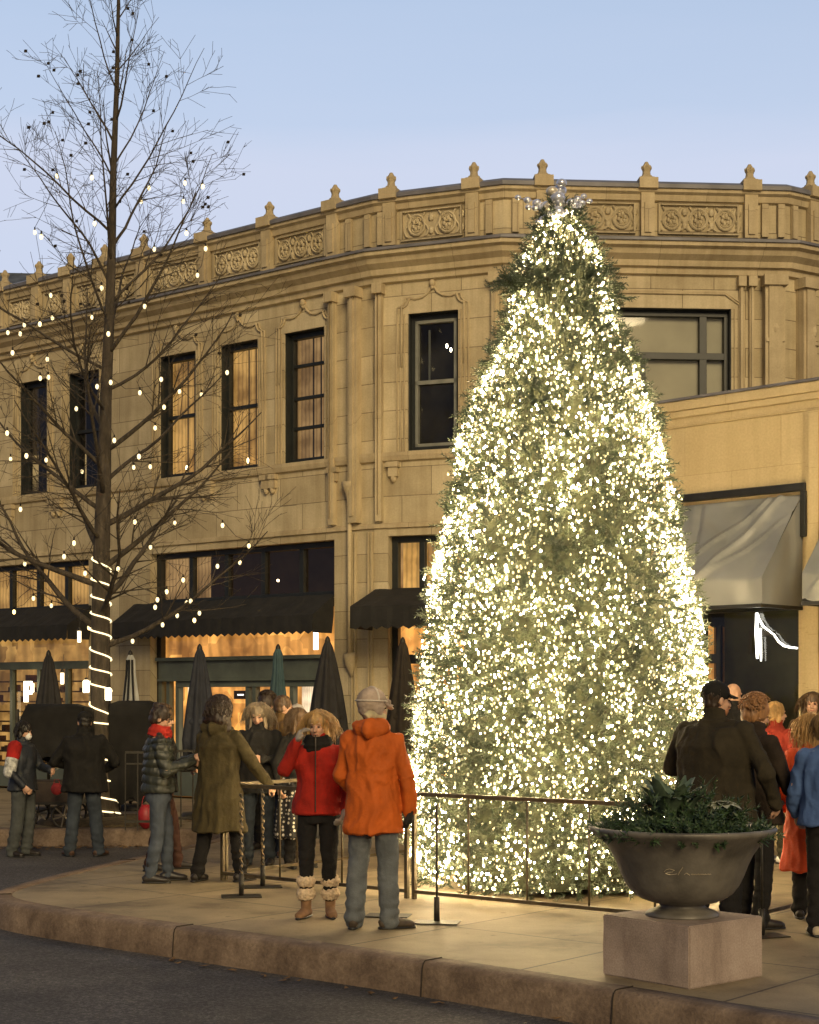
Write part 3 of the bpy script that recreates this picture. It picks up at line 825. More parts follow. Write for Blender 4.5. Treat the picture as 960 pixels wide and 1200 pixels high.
# ------------------------------------------------------------------ railing round the tree
Lc, Fc = Vector((-1.75, 15.1, 0)), Vector((2.33, 11.9, 0))
av = (Fc - Lc).normalized(); bv = Vector((-av.y, av.x, 0)); Rc = Fc + bv * 3.15; Bc = Lc + bv * 3.15
def barrier(a, b, nb, label, grp='railing panels round the lit tree'):
    a = Vector(a); b = Vector(b); d = (b - a); L = d.length; rz = math.atan2(d.y, d.x)
    e = empty('railing_panel', a, label, 'railing', grp, rz)
    mb = MB(); mb.box(.0, L, -.02, .02, .87, .905); mb.build('top_rail', M['bronze'], e, bevel=.004)
    mb = MB(); mb.box(.0, L, -.018, .018, .05, .08); mb.build('bottom_rail', M['bronze'], e, bevel=.003)
    for x in (.015, L - .015):
        mb = MB(); mb.box(x - .016, x + .016, -.019, .019, .0, .871); mb.build('post', M['bronze'], e, bevel=.003)
    for i in range(1, nb):
        x = L * i / nb; mb = MB(); mb.tube([(x, 0, .078), (x, 0, .872)], [.009] * 2, 8); mb.build('bar', M['bronze'], e, True)
    return e
S1 = Lc + av * 2.24
barrier(Lc, S1 - av * .03, 3, 'bronze railing panel behind the red and orange coats')
barrier(S1 + av * .02, Fc - av * .02, 5, 'bronze railing panel in front of the lit tree, ending behind the urn')
barrier(Fc + bv * .03, Rc, 5, 'bronze railing panel right of the urn, beside the bright orange coat')
barrier(Lc + bv * .04, Lc + bv * 1.55, 3, 'bronze railing panel under the hand of the olive parka woman')
barrier(Lc + bv * 1.6, Bc, 3, 'bronze railing panel behind the left side of the lit tree')
barrier(Bc, Bc + av * 2.6, 4, 'bronze railing panel hidden behind the lit tree')
def twist_mat():
    m, nt, b = newmat('twisted_rope'); v = coords(nt)
    w = nt.nodes.new('ShaderNodeTexWave'); w.inputs['Scale'].default_value = 11; w.bands_direction = 'DIAGONAL'
    nt.links.new(v, w.inputs['Vector']); r = cr(nt, [(.45, (.02, .016, .012)), (.6, (.26, .18, .09))]); nt.links.new(w.outputs['Fac'], r.inputs[0])
    nt.links.new(r.outputs[0], b.inputs['Base Color']); b.inputs['Roughness'].default_value = .5; return m
tw = twist_mat()
def stanchion(p, rz, label, hh, twist):
    e = empty('base_plate_post', (p[0], p[1], 0), label, 'post', 'posts with flat base plates along the railing', rz)
    mb = MB(); mb.box(-.17, .17, -.11, .11, .004, .012); mb.build('base_plate', M['darkiron'], e, bevel=.003)
    mb = MB(); mb.tube([(0, 0, .016), (0, 0, .2)], [.022] * 2, 10); mb.build('socket', M['darkiron'], e, True)
    mb = MB()
    if twist:
        pts = [(.008 * math.cos(k * .9), .008 * math.sin(k * .9), .2 + k * (hh - .2) / 60) for k in range(61)]
        mb.tube(pts, [.009 + .003 * (k % 2) for k in range(61)], 8)
    else: mb.tube([(0, 0, .2), (0, 0, hh)], [.009] * 2, 8)
    mb.build('pole', tw if twist else M['darkiron'], e, True)
def gp(px, py, z=0): s = (HY - py) / (z - EYE); return at(px, s, z)
stanchion(gp(283, 1051), R(8), 'twisted black and gold post on a base plate in front of the olive parka woman', .88, True)
stanchion(gp(308, 1040), R(8), 'twisted black and gold post just behind the olive parka woman, nearer the red coat', .88, True)
stanchion(gp(512, 1082), R(-10), 'thin dark post on a square base plate standing alone in front of the lit tree', .9, False)
stanchion(gp(455, 1074), R(-10), 'thin dark post on a base plate hidden by the legs of the orange coat', .9, False)
stanchion(gp(893, 1098), R(20), 'thin dark post on a base plate right behind the pink granite block', .9, False)

# ------------------------------------------------------------------ Christmas tree
TC = Vector((1.36, 14.62, 0))
Rprof = [(.05, 1.28), (.45, 1.40), (.9, 1.42), (1.35, 1.36), (1.75, 1.32), (2.1, 1.30), (2.45, 1.27), (3.0, 1.14), (3.5, 1.05), (4.0, .93), (4.4, .81), (4.75, .65), (5.1, .51), (5.45, .45), (5.7, .35), (5.95, .2), (6.15, .07)]
def rad(z):
    for (a, ra), (b, rb) in zip(Rprof, Rprof[1:]):
        if a <= z <= b: return ra + (rb - ra) * (z - a) / (b - a)
    return Rprof[0][1] if z < a else .05
def lump(th, z):
    p = Vector((math.cos(th) * 1.5, math.sin(th) * 1.5, z * 1.2))
    return noise.noise(p * 1.3) * .6 + noise.noise(p * 3.1 + Vector((5, 1, 2))) * .4
def needle_mat():
    m, nt, b = newmat('fir_needles')
    v = coords(nt); n = noi(nt, v, 5, 4)
    r = cr(nt, [(.3, (.035, .052, .027)), (.5, (.08, .105, .06)), (.72, (.14, .165, .10))]); nt.links.new(n, r.inputs[0])
    nt.links.new(r.outputs[0], b.inputs['Base Color']); b.inputs['Roughness'].default_value = .45
    b.inputs['Specular IOR Level'].default_value = .6
    return m
M['needle'] = needle_mat()
xt = empty('christmas_tree', TC, 'tall conical Christmas tree densely covered in warm white lights', 'tree')
mb = MB(); mb.tube([(0, 0, 0), (0, 0, 2), (.01, 0, 4), (0, 0, 6.1)], [.13, .10, .06, .02], 10); mb.build('trunk', simple('fir_bark', (.08, .05, .03), .9), xt, True)
mb = MB(); nz, nth = 90, 72; vs = []; fs = []
for j in range(nz + 1):
    z = .06 + (6.1 - .06) * j / nz
    for i in range(nth):
        th = 2 * math.pi * i / nth; r = rad(z) * (.70 + .16 * lump(th, z)) + .02 * math.sin(i * 2.1 + j * 1.7)
        vs.append((r * math.cos(th), r * math.sin(th), z))
for j in range(nz):
    for i in range(nth):
        i2 = (i + 1) % nth; fs.append((j * nth + i, j * nth + i2, (j + 1) * nth + i2, (j + 1) * nth + i))
fs.append(tuple(range(nth - 1, -1, -1))); mb.add(vs, fs)
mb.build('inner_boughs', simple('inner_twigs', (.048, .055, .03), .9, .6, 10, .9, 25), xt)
random.seed(21)
def spray(mb, p, d, L, nn=6):
    d = d.normalized(); s = d.orthogonal().normalized(); s = (Matrix.Rotation(random.random() * 6.28, 3, d) @ s); t = d.cross(s)
    w = .006
    mb.add([p - s * w, p + s * w, p + d * L], [(0, 1, 2)])
    for k in range(nn):
        q = p + d * (L * (k + .6) / (nn + .4)); nl = L * .42 * (1 - .35 * k / nn)
        for a in (0, 2.1, 4.2):
            aa = a + k * 1.1; o = s * math.cos(aa) + t * math.sin(aa); e = (o * .85 + d * .75).normalized()
            ww = d.cross(o) * .0062
            mb.add([q - ww, q + ww, q + e * nl], [(0, 1, 2)])
mb = MB(); surf = []
zs = []
while len(zs) < 10500:
    z = random.uniform(.05, 6.15)
    if random.random() < rad(z) / 1.42 + .03: zs.append(z)
for z in zs:
    th = random.random() * 2 * math.pi
    lu = lump(th, z); rr = rad(z) * (random.uniform(.80, .965) + .09 * lu)
    if 5.3 < z < 5.52: rr *= 1.0 + .25 * max(0, math.sin(th * 3 + 1)) * random.random()
    if random.random() < .02: rr *= 1.05
    o = Vector((math.cos(th), math.sin(th), 0))
    d = o * random.uniform(.5, 1) + Vector((0, 0, random.uniform(-.45, .75))) + Vector((random.gauss(0, .3), random.gauss(0, .3), 0))
    spray(mb, o * rr + Vector((0, 0, z)), d, random.uniform(.09, .16))
# a few longer boughs that break the outline
for k in range(70):
    z = random.choice([random.uniform(.3, 5.9), random.uniform(5.3, 5.5), random.uniform(.3, 2.4)]); th = random.random() * 6.28; o = Vector((math.cos(th), math.sin(th), 0))
    d = (o + Vector((0, 0, random.uniform(-.1, .45)))).normalized(); p0 = o * rad(z) * .8 + Vector((0, 0, z)); LL = rad(z) * .2 + (random.uniform(.06, .2) if 5.25 < z < 5.55 else random.uniform(.0, .14))
    mb.tube([p0, p0 + d * LL], [.006, .003], 4)
    for q in range(int(LL / .025)):
        spray(mb, p0 + d * (q * .025), d + Vector((random.gauss(0, .6), random.gauss(0, .6), random.gauss(0, .4))), .1, 5)
mb.build('foliage', M['needle'], xt)
# light string: every bulb is real; the nearest hundred are parts of their own
ls = empty('tree_light_string', TC, 'dense string of warm white bulbs wound over the Christmas tree', 'string lights')
bulb_hot = emit('hot_bulb', (1.0, .75, .40), 74); bulb_soft = emit('soft_bulb', (1.0, .87, .50), .45)
def bulb_mesh(r, mt):
    q = MB(); q.ell((0, 0, 0), (r, r, r * 1.3), 6, 4); m_ = q.mesh('bulb'); m_.materials.append(mt); return m_
bme = [bulb_mesh(.0074, bulb_hot), bulb_mesh(.0092, bulb_soft)]
pts = []
N = 16000
while len(pts) < N:
    z = random.uniform(.08, 6.12)
    if random.random() > (rad(z) / 1.42) + .05: continue
    th = random.random() * 2 * math.pi
    g = noise.noise(Vector((math.cos(th) * 2.6, math.sin(th) * 2.6, z * 2.2)) + Vector((3, 3, 3)))
    g2 = noise.noise(Vector((math.cos(th) * 1.1, math.sin(th) * 1.1, z * .8)) + Vector((13, 3, 3)))
    if random.random() > .76 + 1.15 * g + .15 * g2: continue
    if 5.3 < z < 5.53 and random.random() < .85: continue
    rr = rad(z) * (random.uniform(.915, .99) + .08 * lump(th, z))
    if random.random() < .03: rr += .05
    pts.append(Vector((rr * math.cos(th), rr * math.sin(th), z)))
front = sorted(range(len(pts)), key=lambda i: pts[i].y + random.random() * .6 - .1 * pts[i].z)[:100]
fs_ = set(front)
mb = [MB(), MB()]
for i, p in enumerate(pts):
    sc = random.choice((.6, .8, 1.0, 1.0, 1.25)); h_ = 0 if i % 3 == 0 else 1
    if i in fs_: inst(bme[h_], 'bulb', ls, p, None, sc)
    else:
        r_ = (.0074, .0092)[h_] * sc; mb[h_].ell(p, (r_, r_, r_ * 1.3), 5, 3)
tag(mb[0].build('bright_bulbs', bulb_hot, ls), kind='stuff'); tag(mb[1].build('soft_bulbs', bulb_soft, ls), kind='stuff')
mb = MB()
for k in range(26):
    pp = []
    for j in range(60):
        z = .3 + 5.7 * j / 59; th = k * 2 * math.pi / 26 + .12 * math.sin(j * .9 + k); r = rad(z) * (.93 + .12 * lump(th, z)); pp.append((r * math.cos(th), r * math.sin(th), z))
    mb.tube(pp, [.0025] * 60, 3)
mb.build('wire', simple('green_wire', (.02, .04, .015), .6), ls)
# star topper of silver baubles
tp = empty('tree_topper', TC + Vector((-.03, -.05, 6.09)), 'silver star of mirror baubles on spikes at the tip of the Christmas tree', 'tree topper')
silver = simple('mirror_silver', (.80, .82, .92), .22, .1, 5, 0, metal=.6)
pale = simple('pearl_bauble', (.75, .66, .52), .3, .1, 5, 0, metal=.4)
mb = MB(); mb.cap_tube((0, 0, -.1), (0, 0, .28), .010, .003, 6); mb.build('spike', silver, tp, True)
for (x, y, z, r) in ((0, -.03, .10, .065), (.02, .02, .19, .06), (-.05, -.02, .17, .05), (0, -.06, -.06, .07), (.07, -.04, .0, .05), (-.08, 0, .02, .05), (.03, -.05, .24, .045)):
    mb = MB(); mb.ell((x, y, z), (r, r, r), 16, 10); mb.build('bauble', silver if r != .05 else pale, tp, True)
for ang, L in ((160, .36), (172, .25), (20, .30), (32, .27), (8, .2), (-60, .22), (215, .2)):
    d = Vector((math.cos(R(ang)), .25 * math.sin(ang), math.sin(R(ang))))
    mb = MB(); mb.cap_tube((0, 0, .03), d * L, .006, .004, 6)
    n_ = 4
    for q in range(n_):
        r = .044 - .006 * q; mb.ell(d * (L * (q + 1.2) / n_ * .95), (r, r, r), 12, 8)
    mb.build('bauble_arm', silver, tp, True)

tp.scale = (1.05, 1.05, .9)
# ------------------------------------------------------------------ bare tree with string lights
random.seed(12)
BT = Vector((-4.12, 21.9, 0)); SB = FPX / BT.y
bt = empty('bare_tree', BT, 'tall leafless tree with upswept twiggy branches and hanging seed balls', 'tree')
def bpx(px, py, dy=0):
    y = BT.y + dy; s = FPX / y
    return Vector(((px - 480) / s, y, (HY - py) / s + EYE)) - BT
tpx = [(125, 972), (119, 900), (118, 830), (118, 740), (119, 650), (122, 560), (124, 470), (128, 380), (131, 300), (133, 200), (137, 100), (139, 0), (140, -100), (141, -190)]
tr_ = [.19, .148, .138, .128, .114, .096, .08, .069, .058, .045, .033, .023, .016, .01]
tp_ = [bpx(*p) for p in tpx]; tp_[0].z = 0
def bark():
    m, nt, b = newmat('grey_bark'); v = coords(nt, 'Object', (1, 1, .25)); n = noi(nt, v, 18, 6, .7)
    r = cr(nt, [(.3, (.025, .02, .014)), (.55, (.065, .05, .035)), (.75, (.125, .10, .07))]); nt.links.new(n, r.inputs[0])
    nt.links.new(r.outputs[0], b.inputs['Base Color']); b.inputs['Roughness'].default_value = .9
    nt.links.new(bump(nt, n, .9, .03), b.inputs['Normal']); return m
M['bark'] = bark()
mb = MB(); mb.tube(tp_, tr_, 14)
for k in range(6):
    a = k * 1.05 + .3; mb.tube([(0, 0, .32), (.15 * math.cos(a), .15 * math.sin(a), .12), (.3 * math.cos(a), .3 * math.sin(a), -.02)], [.09, .07, .04], 7)
mb.build('trunk', M['bark'], bt, True)
br1 = MB(); br2 = MB(); nodes = []; tips = []
def trunk_at(z):
    for (a, b, ra, rb) in zip(tp_, tp_[1:], tr_, tr_[1:]):
        if a.z <= z <= b.z:
            t = (z - a.z) / (b.z - a.z); return a.lerp(b, t), ra + (rb - ra) * t
    return tp_[-1], tr_[-1]
def grow(p, d, L, r, lvl, up):
    n = max(3, int(L / (.22 if lvl < 2 else .1))); pts = [p.copy()]; rr = [r]; d = d.normalized()
    for i in range(n):
        d = (d + Vector((random.gauss(0, .07), random.gauss(0, .07), random.gauss(0, .05) + up))).normalized()
        p = p + d * (L / n); pts.append(p.copy()); rr.append(max(.0028, r * (1 - .82 * (i + 1) / n)))
    (br1 if lvl == 0 else br2).tube(pts, rr, {0: 7, 1: 4, 2: 3, 3: 3}[lvl], cap=(lvl == 0))
    nodes.extend(pts[1:])
    if lvl >= 1: tips.append(p)
    if lvl < 3:
        k = {0: int(L * 4.6), 1: int(2 + L * 4.5), 2: random.choice((0, 1, 1, 2))}[lvl]
        for q in range(k):
            t = random.uniform(.18 if lvl == 0 else .1, .98); i = min(n - 1, int(t * n)); b0 = pts[i].lerp(pts[i + 1], t * n - i)
            dd = (pts[i + 1] - pts[i]).normalized(); s = dd.orthogonal().normalized(); s = Matrix.Rotation(random.random() * 6.28, 3, dd) @ s
            nd = dd * .8 + s * random.uniform(.45, .85)
            LL = {0: L * random.uniform(.22, .42) * (1.15 - .6 * t), 1: random.uniform(.18, .5), 2: random.uniform(.08, .22)}[lvl]
            grow(b0, nd, LL, max(.0032, rr[i] * .5), lvl + 1, up * .8 if lvl == 0 else .015)
zz = 2.35; k = 0
while zz < 11.9:
    p, r = trunk_at(zz); az = k * 2.4 + random.uniform(-.3, .3)
    h = zz
    if h < 4.2: L = random.uniform(2.2, 3.1); el = random.uniform(8, 30); up = .045
    elif h < 6.5: L = random.uniform(2.4, 3.3); el = random.uniform(25, 45); up = .045
    elif h < 8.6: L = random.uniform(2.1, 2.9); el = random.uniform(42, 56); up = .02
    elif h < 10: L = random.uniform(1.4, 2.0); el = random.uniform(48, 62); up = .01
    else: L = random.uniform(.65, 1.2) * (1.2 - (h - 10) * .3); el = random.uniform(45, 65); up = .0
    d = Vector((math.cos(az) * math.cos(R(el)), math.sin(az) * math.cos(R(el)), math.sin(R(el))))
    grow(p, d, L, max(.010, r * random.uniform(.28, .42)), 0, up)
    zz += random.uniform(.17, .30) if h > 4 else random.uniform(.15, .27); k += 1
br1.build('branches', M['bark'], bt, True); br2.build('twigs', M['bark'], bt)
sb = MB(); sb.ell((0, 0, 0), (.021, .021, .021), 6, 5)
for k in range(8):
    a = k * .8; sb.ell((.016 * math.cos(a), .016 * math.sin(a), .012 * math.cos(k * 2.3)), (.009, .009, .009), 4, 3)
sbm = sb.mesh('seed_ball'); sbm.materials.append(simple('seed_brown', (.02, .014, .01), .9))
hi = [t for t in tips if t.z > 6.5]
for t in random.sample(hi, 60): inst(sbm, 'seed_ball', bt, t + Vector((0, 0, -.02)))
sl = empty('branch_string_lights', BT, 'round warm bulbs strung loosely through the branches of the bare tree', 'string lights')
want = [(x / 3, y / 3) for x, y in [(205, 590), (325, 600), (527, 632), (497, 685), (648, 625), (716, 620), (645, 680), (335, 748), (90, 795), (140, 797), (653, 808), (537, 848), (733, 855), (708, 953), (360, 980), (166, 1020), (185, 1088), (141, 1112), (97, 1110), (67, 1143), (37, 1136), (320, 1090), (524, 1065), (399, 1158)]]
want += [(x / 3, y / 3 + 250) for x, y in [(43, 468), (168, 490), (133, 552), (165, 547), (262, 672), (95, 823), (170, 840), (38, 832), (26, 737), (286, 872), (385, 565), (345, 577), (411, 718), (461, 633), (490, 820), (488, 878), (533, 868), (542, 732), (574, 660), (569, 563), (627, 600), (705, 617), (813, 537), (77, 1038)]]
want += [(x / 2.4, y / 2.4 + 560) for x, y in [(206, 163), (177, 192), (69, 228), (378, 102), (492, 108), (416, 178), (242, 236), (324, 238), (98, 313), (517, 260), (463, 300), (522, 330), (536, 323), (574, 355), (507, 386), (485, 438), (545, 437), (530, 453), (621, 228), (670, 214), (623, 125), (704, 162), (130, 390), (14, 420), (66, 434), (224, 434), (398, 467), (440, 330), (428, 333), (195, 480), (210, 505)]]
bm2 = MB(); bm2.ell((0, 0, -.035), (.023, .023, .034), 8, 6); b2 = bm2.mesh('bulb'); b2.materials.append(emit('string_bulb', (1, .80, .42), .75))
bm3 = MB(); bm3.cap_tube((0, 0, 0), (0, 0, .03), .013, .011, 6); b3 = bm3.mesh('socket'); b3.materials.append(M['darkiron'])
spots = []
for wx, wy in want:
    best = None
    for q in nodes:
        y = BT.y + q.y; s = FPX / y; x_ = 480 + (BT.x + q.x) * s; y_ = HY - (q.z - EYE) * s
        dd = (x_ - wx) ** 2 + (y_ - wy - 3) ** 2 + (.5 * q.y) ** 2
        if best is None or dd < best[0]: best = (dd, q)
    p = best[1].copy()
    p.z -= .03; spots.append(p)
    b_ = inst(b2, 'bulb', sl, p); inst(b3, 'socket', b_, (0, 0, 0))
mb = MB()
order = sorted(spots, key=lambda p: p.z)
inside = [order[0]]; rest = order[1:]
while rest:
    q, p = min(((a, b) for a in rest for b in inside), key=lambda t: (t[0] - t[1]).length)
    rest.remove(q); inside.append(q)
    m_ = (p + q) / 2 - Vector((0, 0, .08 * (p - q).length)); up_ = Vector((0, 0, .03)); mb.tube([p + up_, p.lerp(m_, .5) + up_ * .4, m_, q.lerp(m_, .5) + up_ * .4, q + up_], [.0035] * 5, 4)
mb.build('wire', M['black'], sl, True)
rp = empty('trunk_rope_light', BT, 'white rope light spiralling up the trunk of the bare tree', 'rope light')
mb = MB(); pts = []
turns = [0.28, .52, .82, 1.0, 1.32, 1.42, 1.78, 2.0, 2.2, 2.5, 2.72, 2.95, 3.18, 3.4, 3.72]
zprev = .12
for j, z1_ in enumerate(turns):
    for q in range(14):
        t = q / 14; z = zprev + (z1_ - zprev) * t; c_, r = trunk_at(max(z, .01)); a = -2 * math.pi * t + .3
        pts.append(Vector((c_.x + (r + .014) * math.cos(a), c_.y + (r + .014) * math.sin(a), z)))
    zprev = z1_
mb.tube(pts, [.0115] * len(pts), 5); mb.build('glowing_tube', emit('rope_glow', (1, .80, .44), .8), rp, True)
for (px, py) in ((101, 803), (127, 812), (73, 793), (93, 744)):
    e = empty('small_lantern', BT + bpx(px, py, -.3), 'small glowing lantern on the bare tree, ' + {101: 'left of the trunk above the draped cart', 127: 'on the right side of the trunk', 73: 'on the long low limb', 93: 'high beside the rope light'}[px], 'lantern', 'lanterns on the bare tree')
    mb = MB(); w_ = .045 if px in (101, 127) else .025
    mb.tube([(0, 0, -.1), (0, 0, -.09), (0, 0, .05), (0, 0, .07)], [w_ * .8, w_, w_, w_ * .6], 8); mb.build('shade', emit('lantern_glow', (1, .82, .5), 1.6), e, True)
    mb = MB(); mb.cap_tube((0, 0, .07), (0, .1, .3), .004, .004, 4); mb.cap_tube((0, 0, .065), (0, 0, .085), .03, .02, 8); mb.build('hanger', M['darkiron'], e)

# ------------------------------------------------------------------ closed cafe umbrellas
def umbrella(px, top, s, w_, mat, label, zb=.85, stripes=False):
    p = at(px, s); H = EYE + (HY - top) / s
    e = empty('closed_umbrella', p, label, 'umbrella', 'folded cafe umbrellas in front of the arcade')
    mb = MB(); mb.tube([(0, 0, .0), (0, 0, H - .06)], [.024] * 2, 10); mb.build('pole', M['darkiron'], e, True)
    mb = MB(); mb.lathe([(0, .1), (.24, .09), (.27, .05), (.27, .0)], 24); mb.build('base', M['darkiron'], e, True)
    mb = MB(); mb.tube([(0, 0, H - .07), (0, 0, H - .04), (0, 0, H), (0, 0, H + .03)], [.03, .04, .03, .008], 8); mb.build('finial', M['darkiron'], e, True)
    n = 48; vs = []; fs = []; rows = [(H - .03, .03), (H - .12, .062), (H - .35, w_ * .42), (H - .7, w_ * .66), (H - 1.1, w_ * .86), (zb + .25, w_ * .97), (zb, w_ * .92), (zb + .02, w_ * .6)]
    for j, (z, r) in enumerate(rows):
        for i in range(n):
            a = 2 * math.pi * i / n; f = 1 + (.16 if j > 0 else 0) * math.cos(8 * a + .25 * j) + .05 * math.sin(3 * a + px)
            vs.append((r * f * math.cos(a), r * f * math.sin(a), z + (.05 * math.cos(8 * a) if j >= 6 else 0)))
    for j in range(len(rows) - 1):
        for i in range(n): i2 = (i + 1) % n; fs.append((j * n + i, (j + 1) * n + i, (j + 1) * n + i2, j * n + i2))
    mb = MB(); mb.add(vs, fs); c = mb.build('canopy', mat, e, True)
    mb = MB(); mb.lathe([(w_ * .80, H - 1.02), (w_ * .86, H - 1.06), (w_ * .82, H - 1.09)], 24); mb.build('tie_strap', mat, c, True)
    if stripes:
        mb = MB()
        for a in (R(230), R(262), R(300)):
            mb.tube([(1.14 * r * math.cos(a), 1.14 * r * math.sin(a), z) for z, r in rows[1:6]], [.018] * 5, 5)
        mb.build('stripe', M['black'], c)
umb_d = simple('charcoal_canvas', (.022, .02, .02), .85, .4, 5, .3)
umb_b = simple('navy_canvas', (.022, .024, .033), .85, .4, 5, .3)
umbrella(57, 764, 80, .25, umb_d, 'folded black umbrella at the far left in front of the letter sign')
umbrella(153, 764, 78, .17, simple('white_canvas', (.5, .5, .46), .8, .2, 5, .2), 'folded white umbrella with dark stripes right of the bare trunk', stripes=True)
umbrella(234, 757, 84, .235, umb_b, 'folded dark umbrella with lighter edges left of the shop doors')
umbrella(326, 757, 79, .17, simple('teal_canvas', (.045, .085, .095), .85, .3, 5, .2), 'folded teal umbrella before the middle of the shop doors')
umbrella(384, 748, 86, .27, umb_d, 'wide folded black umbrella left of the carved pier')
umbrella(472, 749, 86, .23, simple('brown_canvas', (.03, .022, .014), .85, .4, 5, .3), 'folded brown black umbrella beside the left edge of the lit tree')

# ------------------------------------------------------------------ urn on granite block
UC = Vector((1.675, 9.96, 0)); rz = R(40.4)
def granite():
    m, nt, b = newmat('pink_granite'); v = coords(nt)
    n = noi(nt, v, 2.2, 6, .6); r = cr(nt, [(.3, (.24, .185, .15)), (.55, (.35, .275, .23)), (.75, (.43, .355, .30))]); nt.links.new(n, r.inputs[0])
    n2 = noi(nt, v, 90, 3, .6); r2 = cr(nt, [(.3, (.7, .68, .68)), (.7, (1.2, 1.2, 1.2))]); nt.links.new(n2, r2.inputs[0])
    c = mixc(nt, .7, r.outputs[0], r2.outputs[0], 'MULTIPLY')
    n3 = noi(nt, coords(nt, 'Object', (3, 3, .6)), 2.4, 5, .6); r3 = cr(nt, [(.34, (.7, .67, .66)), (.5, (1, 1, 1))]); nt.links.new(n3, r3.inputs[0])
    nt.links.new(mixc(nt, .7, c, r3.outputs[0], 'MULTIPLY'), b.inputs['Base Color']); b.inputs['Roughness'].default_value = .75
    nt.links.new(bump(nt, n2, .35, .005), b.inputs['Normal']); return m
mb = MB(); h = .345; mb.box(-h, h, -h, h, 0, .37)
me = mb.mesh('granite_block'); bmx = bmesh.new(); bmx.from_mesh(me); bmesh.ops.bevel(bmx, geom=bmx.edges[:], offset=.008, segments=2, affect='EDGES')
bmesh.ops.subdivide_edges(bmx, edges=[e for e in bmx.edges if e.calc_length() > .2], cuts=10, use_grid_fill=True)
for v_ in bmx.verts: v_.co += v_.normal * .003 * noise.noise(v_.co * 9)
bmx.to_mesh(me); bmx.free(); me.materials.append(granite())
o = bpy.data.objects.new('granite_block', me); col.objects.link(o); o.location = UC; o.rotation_euler = (0, 0, rz)
tag(o, 'square pinkish granite block carrying the urn at the kerb', 'plinth')
urn_m = simple('dark_bronze', (.13, .118, .10), .5, .5, 4, .25, 45, metal=.15)
urn = empty('urn_planter', UC + Vector((0, 0, .37)), 'large flared dark bronze urn filled with greenery on the granite block', 'planter')
urn.scale = (.95, .95, 1.02)
pr = [(.0, .0), (.235, .0), (.235, .012), (.215, .03), (.165, .045), (.145, .06), (.15, .075), (.21, .085), (.27, .105), (.325, .14), (.365, .19), (.395, .25), (.42, .31), (.45, .37), (.49, .425), (.54, .47), (.585, .50), (.60, .513), (.603, .528), (.595, .538), (.575, .538), (.53, .505), (.48, .44), (.46, .42)]
mb = MB(); mb.lathe(pr, 72); mb.build('bowl', urn_m, urn, True)
mb = MB(); mb.lathe([(0, .46), (.3, .465), (.49, .44)], 36); mb.build('soil', simple('potting_soil', (.03, .02, .012), .95), urn, True)
# faint cursive mark scratched on the bowl
def on_bowl(a, z):
    for (r0, z0_), (r1, z1_) in zip(pr[7:], pr[8:]):
        if z0_ <= z <= z1_: r = r0 + (r1 - r0) * (z - z0_) / (z1_ - z0_); return Vector((r * 1.004 * math.cos(a), r * 1.004 * math.sin(a), z))
    return Vector((.4, 0, z))
mb = MB()
def stroke(seq, r=.0022): mb.tube([on_bowl(R(a), z) for a, z in seq], [r] * len(seq), 4)
stroke([(245, .30), (247, .312), (250, .318), (254, .31), (252, .30), (248, .296), (246, .29), (250, .283), (254, .286), (256, .29)])
stroke([(257, .283), (258, .30), (260, .32), (261, .33)], .0028); stroke([(262, .285), (264, .296), (266, .288), (267, .282)])
for a0 in (268, 271, 274, 277, 280, 283): stroke([(a0, .285), (a0 + .8, .291), (a0 + 1.5, .284), (a0 + 2.2, .29), (a0 + 2.9, .286)])
mb.build('cursive_mark', simple('worn_metal', (.5, .42, .3), .4, .2, 20, 0, metal=.5), urn)
# planting
random.seed(33)
gr1 = simple('dark_leaf', (.035, .065, .025), .5, .5, 14, .1); gr2 = simple('blue_green_leaf', (.075, .11, .07), .5, .4, 14, .1); gr3 = simple('pale_rosette', (.32, .33, .24), .6, .4, 14, .1)
def leaf(mb, p, d, L, w_, curl=.3):
    d = d.normalized(); s = d.cross(Vector((0, 0, 1)));
    if s.length < .05: s = Vector((1, 0, 0))
    s.normalize(); up = s.cross(d); vs = []; n = 5
    for i in range(n + 1):
        t = i / n; q = p + d * (L * t) - Vector((0, 0, 1)) * curl * L * t * t; ww = w_ * math.sin(math.pi * min(.97, .08 + t * .92)) ** .8
        vs += [q - s * ww + up * ww * .3, q, q + s * ww + up * ww * .3]
    fs = []
    for i in range(n):
        a = 3 * i; fs += [(a, a + 1, a + 4, a + 3), (a + 1, a + 2, a + 5, a + 4)]
    mb.add(vs, fs)
pl = empty('urn_planting', UC + Vector((0, 0, .83)), 'mound of evergreen sprigs with a pale cabbage rosette growing in the bronze urn', 'plant')
mb = MB()
for k in range(420):
    a = random.random() * 6.28; r = .50 * math.sqrt(random.random()); hz = .30 * (1 - (r / .52) ** 2); p = Vector((r * math.cos(a), r * math.sin(a), hz * random.uniform(.1, 1)))
    d = Vector((math.cos(a) * r * 1.6 + random.gauss(0, .4), math.sin(a) * r * 1.6 + random.gauss(0, .4), random.uniform(.1, .8)))
    spray(mb, p, d, random.uniform(.08, .16), 5)
    leaf(mb, p, d, random.uniform(.05, .11), random.uniform(.008, .018), .5)
mb.build('sprigs', gr1, pl)
mb = MB()
for k in range(46):
    a = random.random() * 6.28; r = random.random() * .12; c = Vector((-.05, 0, .05)); p = c + Vector((r * math.cos(a), r * math.sin(a), 0))
    leaf(mb, p + Vector((0, 0, .1)), Vector((math.cos(a) * .6, math.sin(a) * .6, 1.1)), random.uniform(.26, .42), random.uniform(.022, .045), random.uniform(.15, .6))
for k in range(26):
    a = random.random() * 6.28; c = Vector((-.33, -.1, .04)); leaf(mb, c, Vector((math.cos(a) * .8 - .3, math.sin(a) * .8, .8)), random.uniform(.14, .22), .02, .5)
mb.build('tall_leaves', gr2, pl, True)
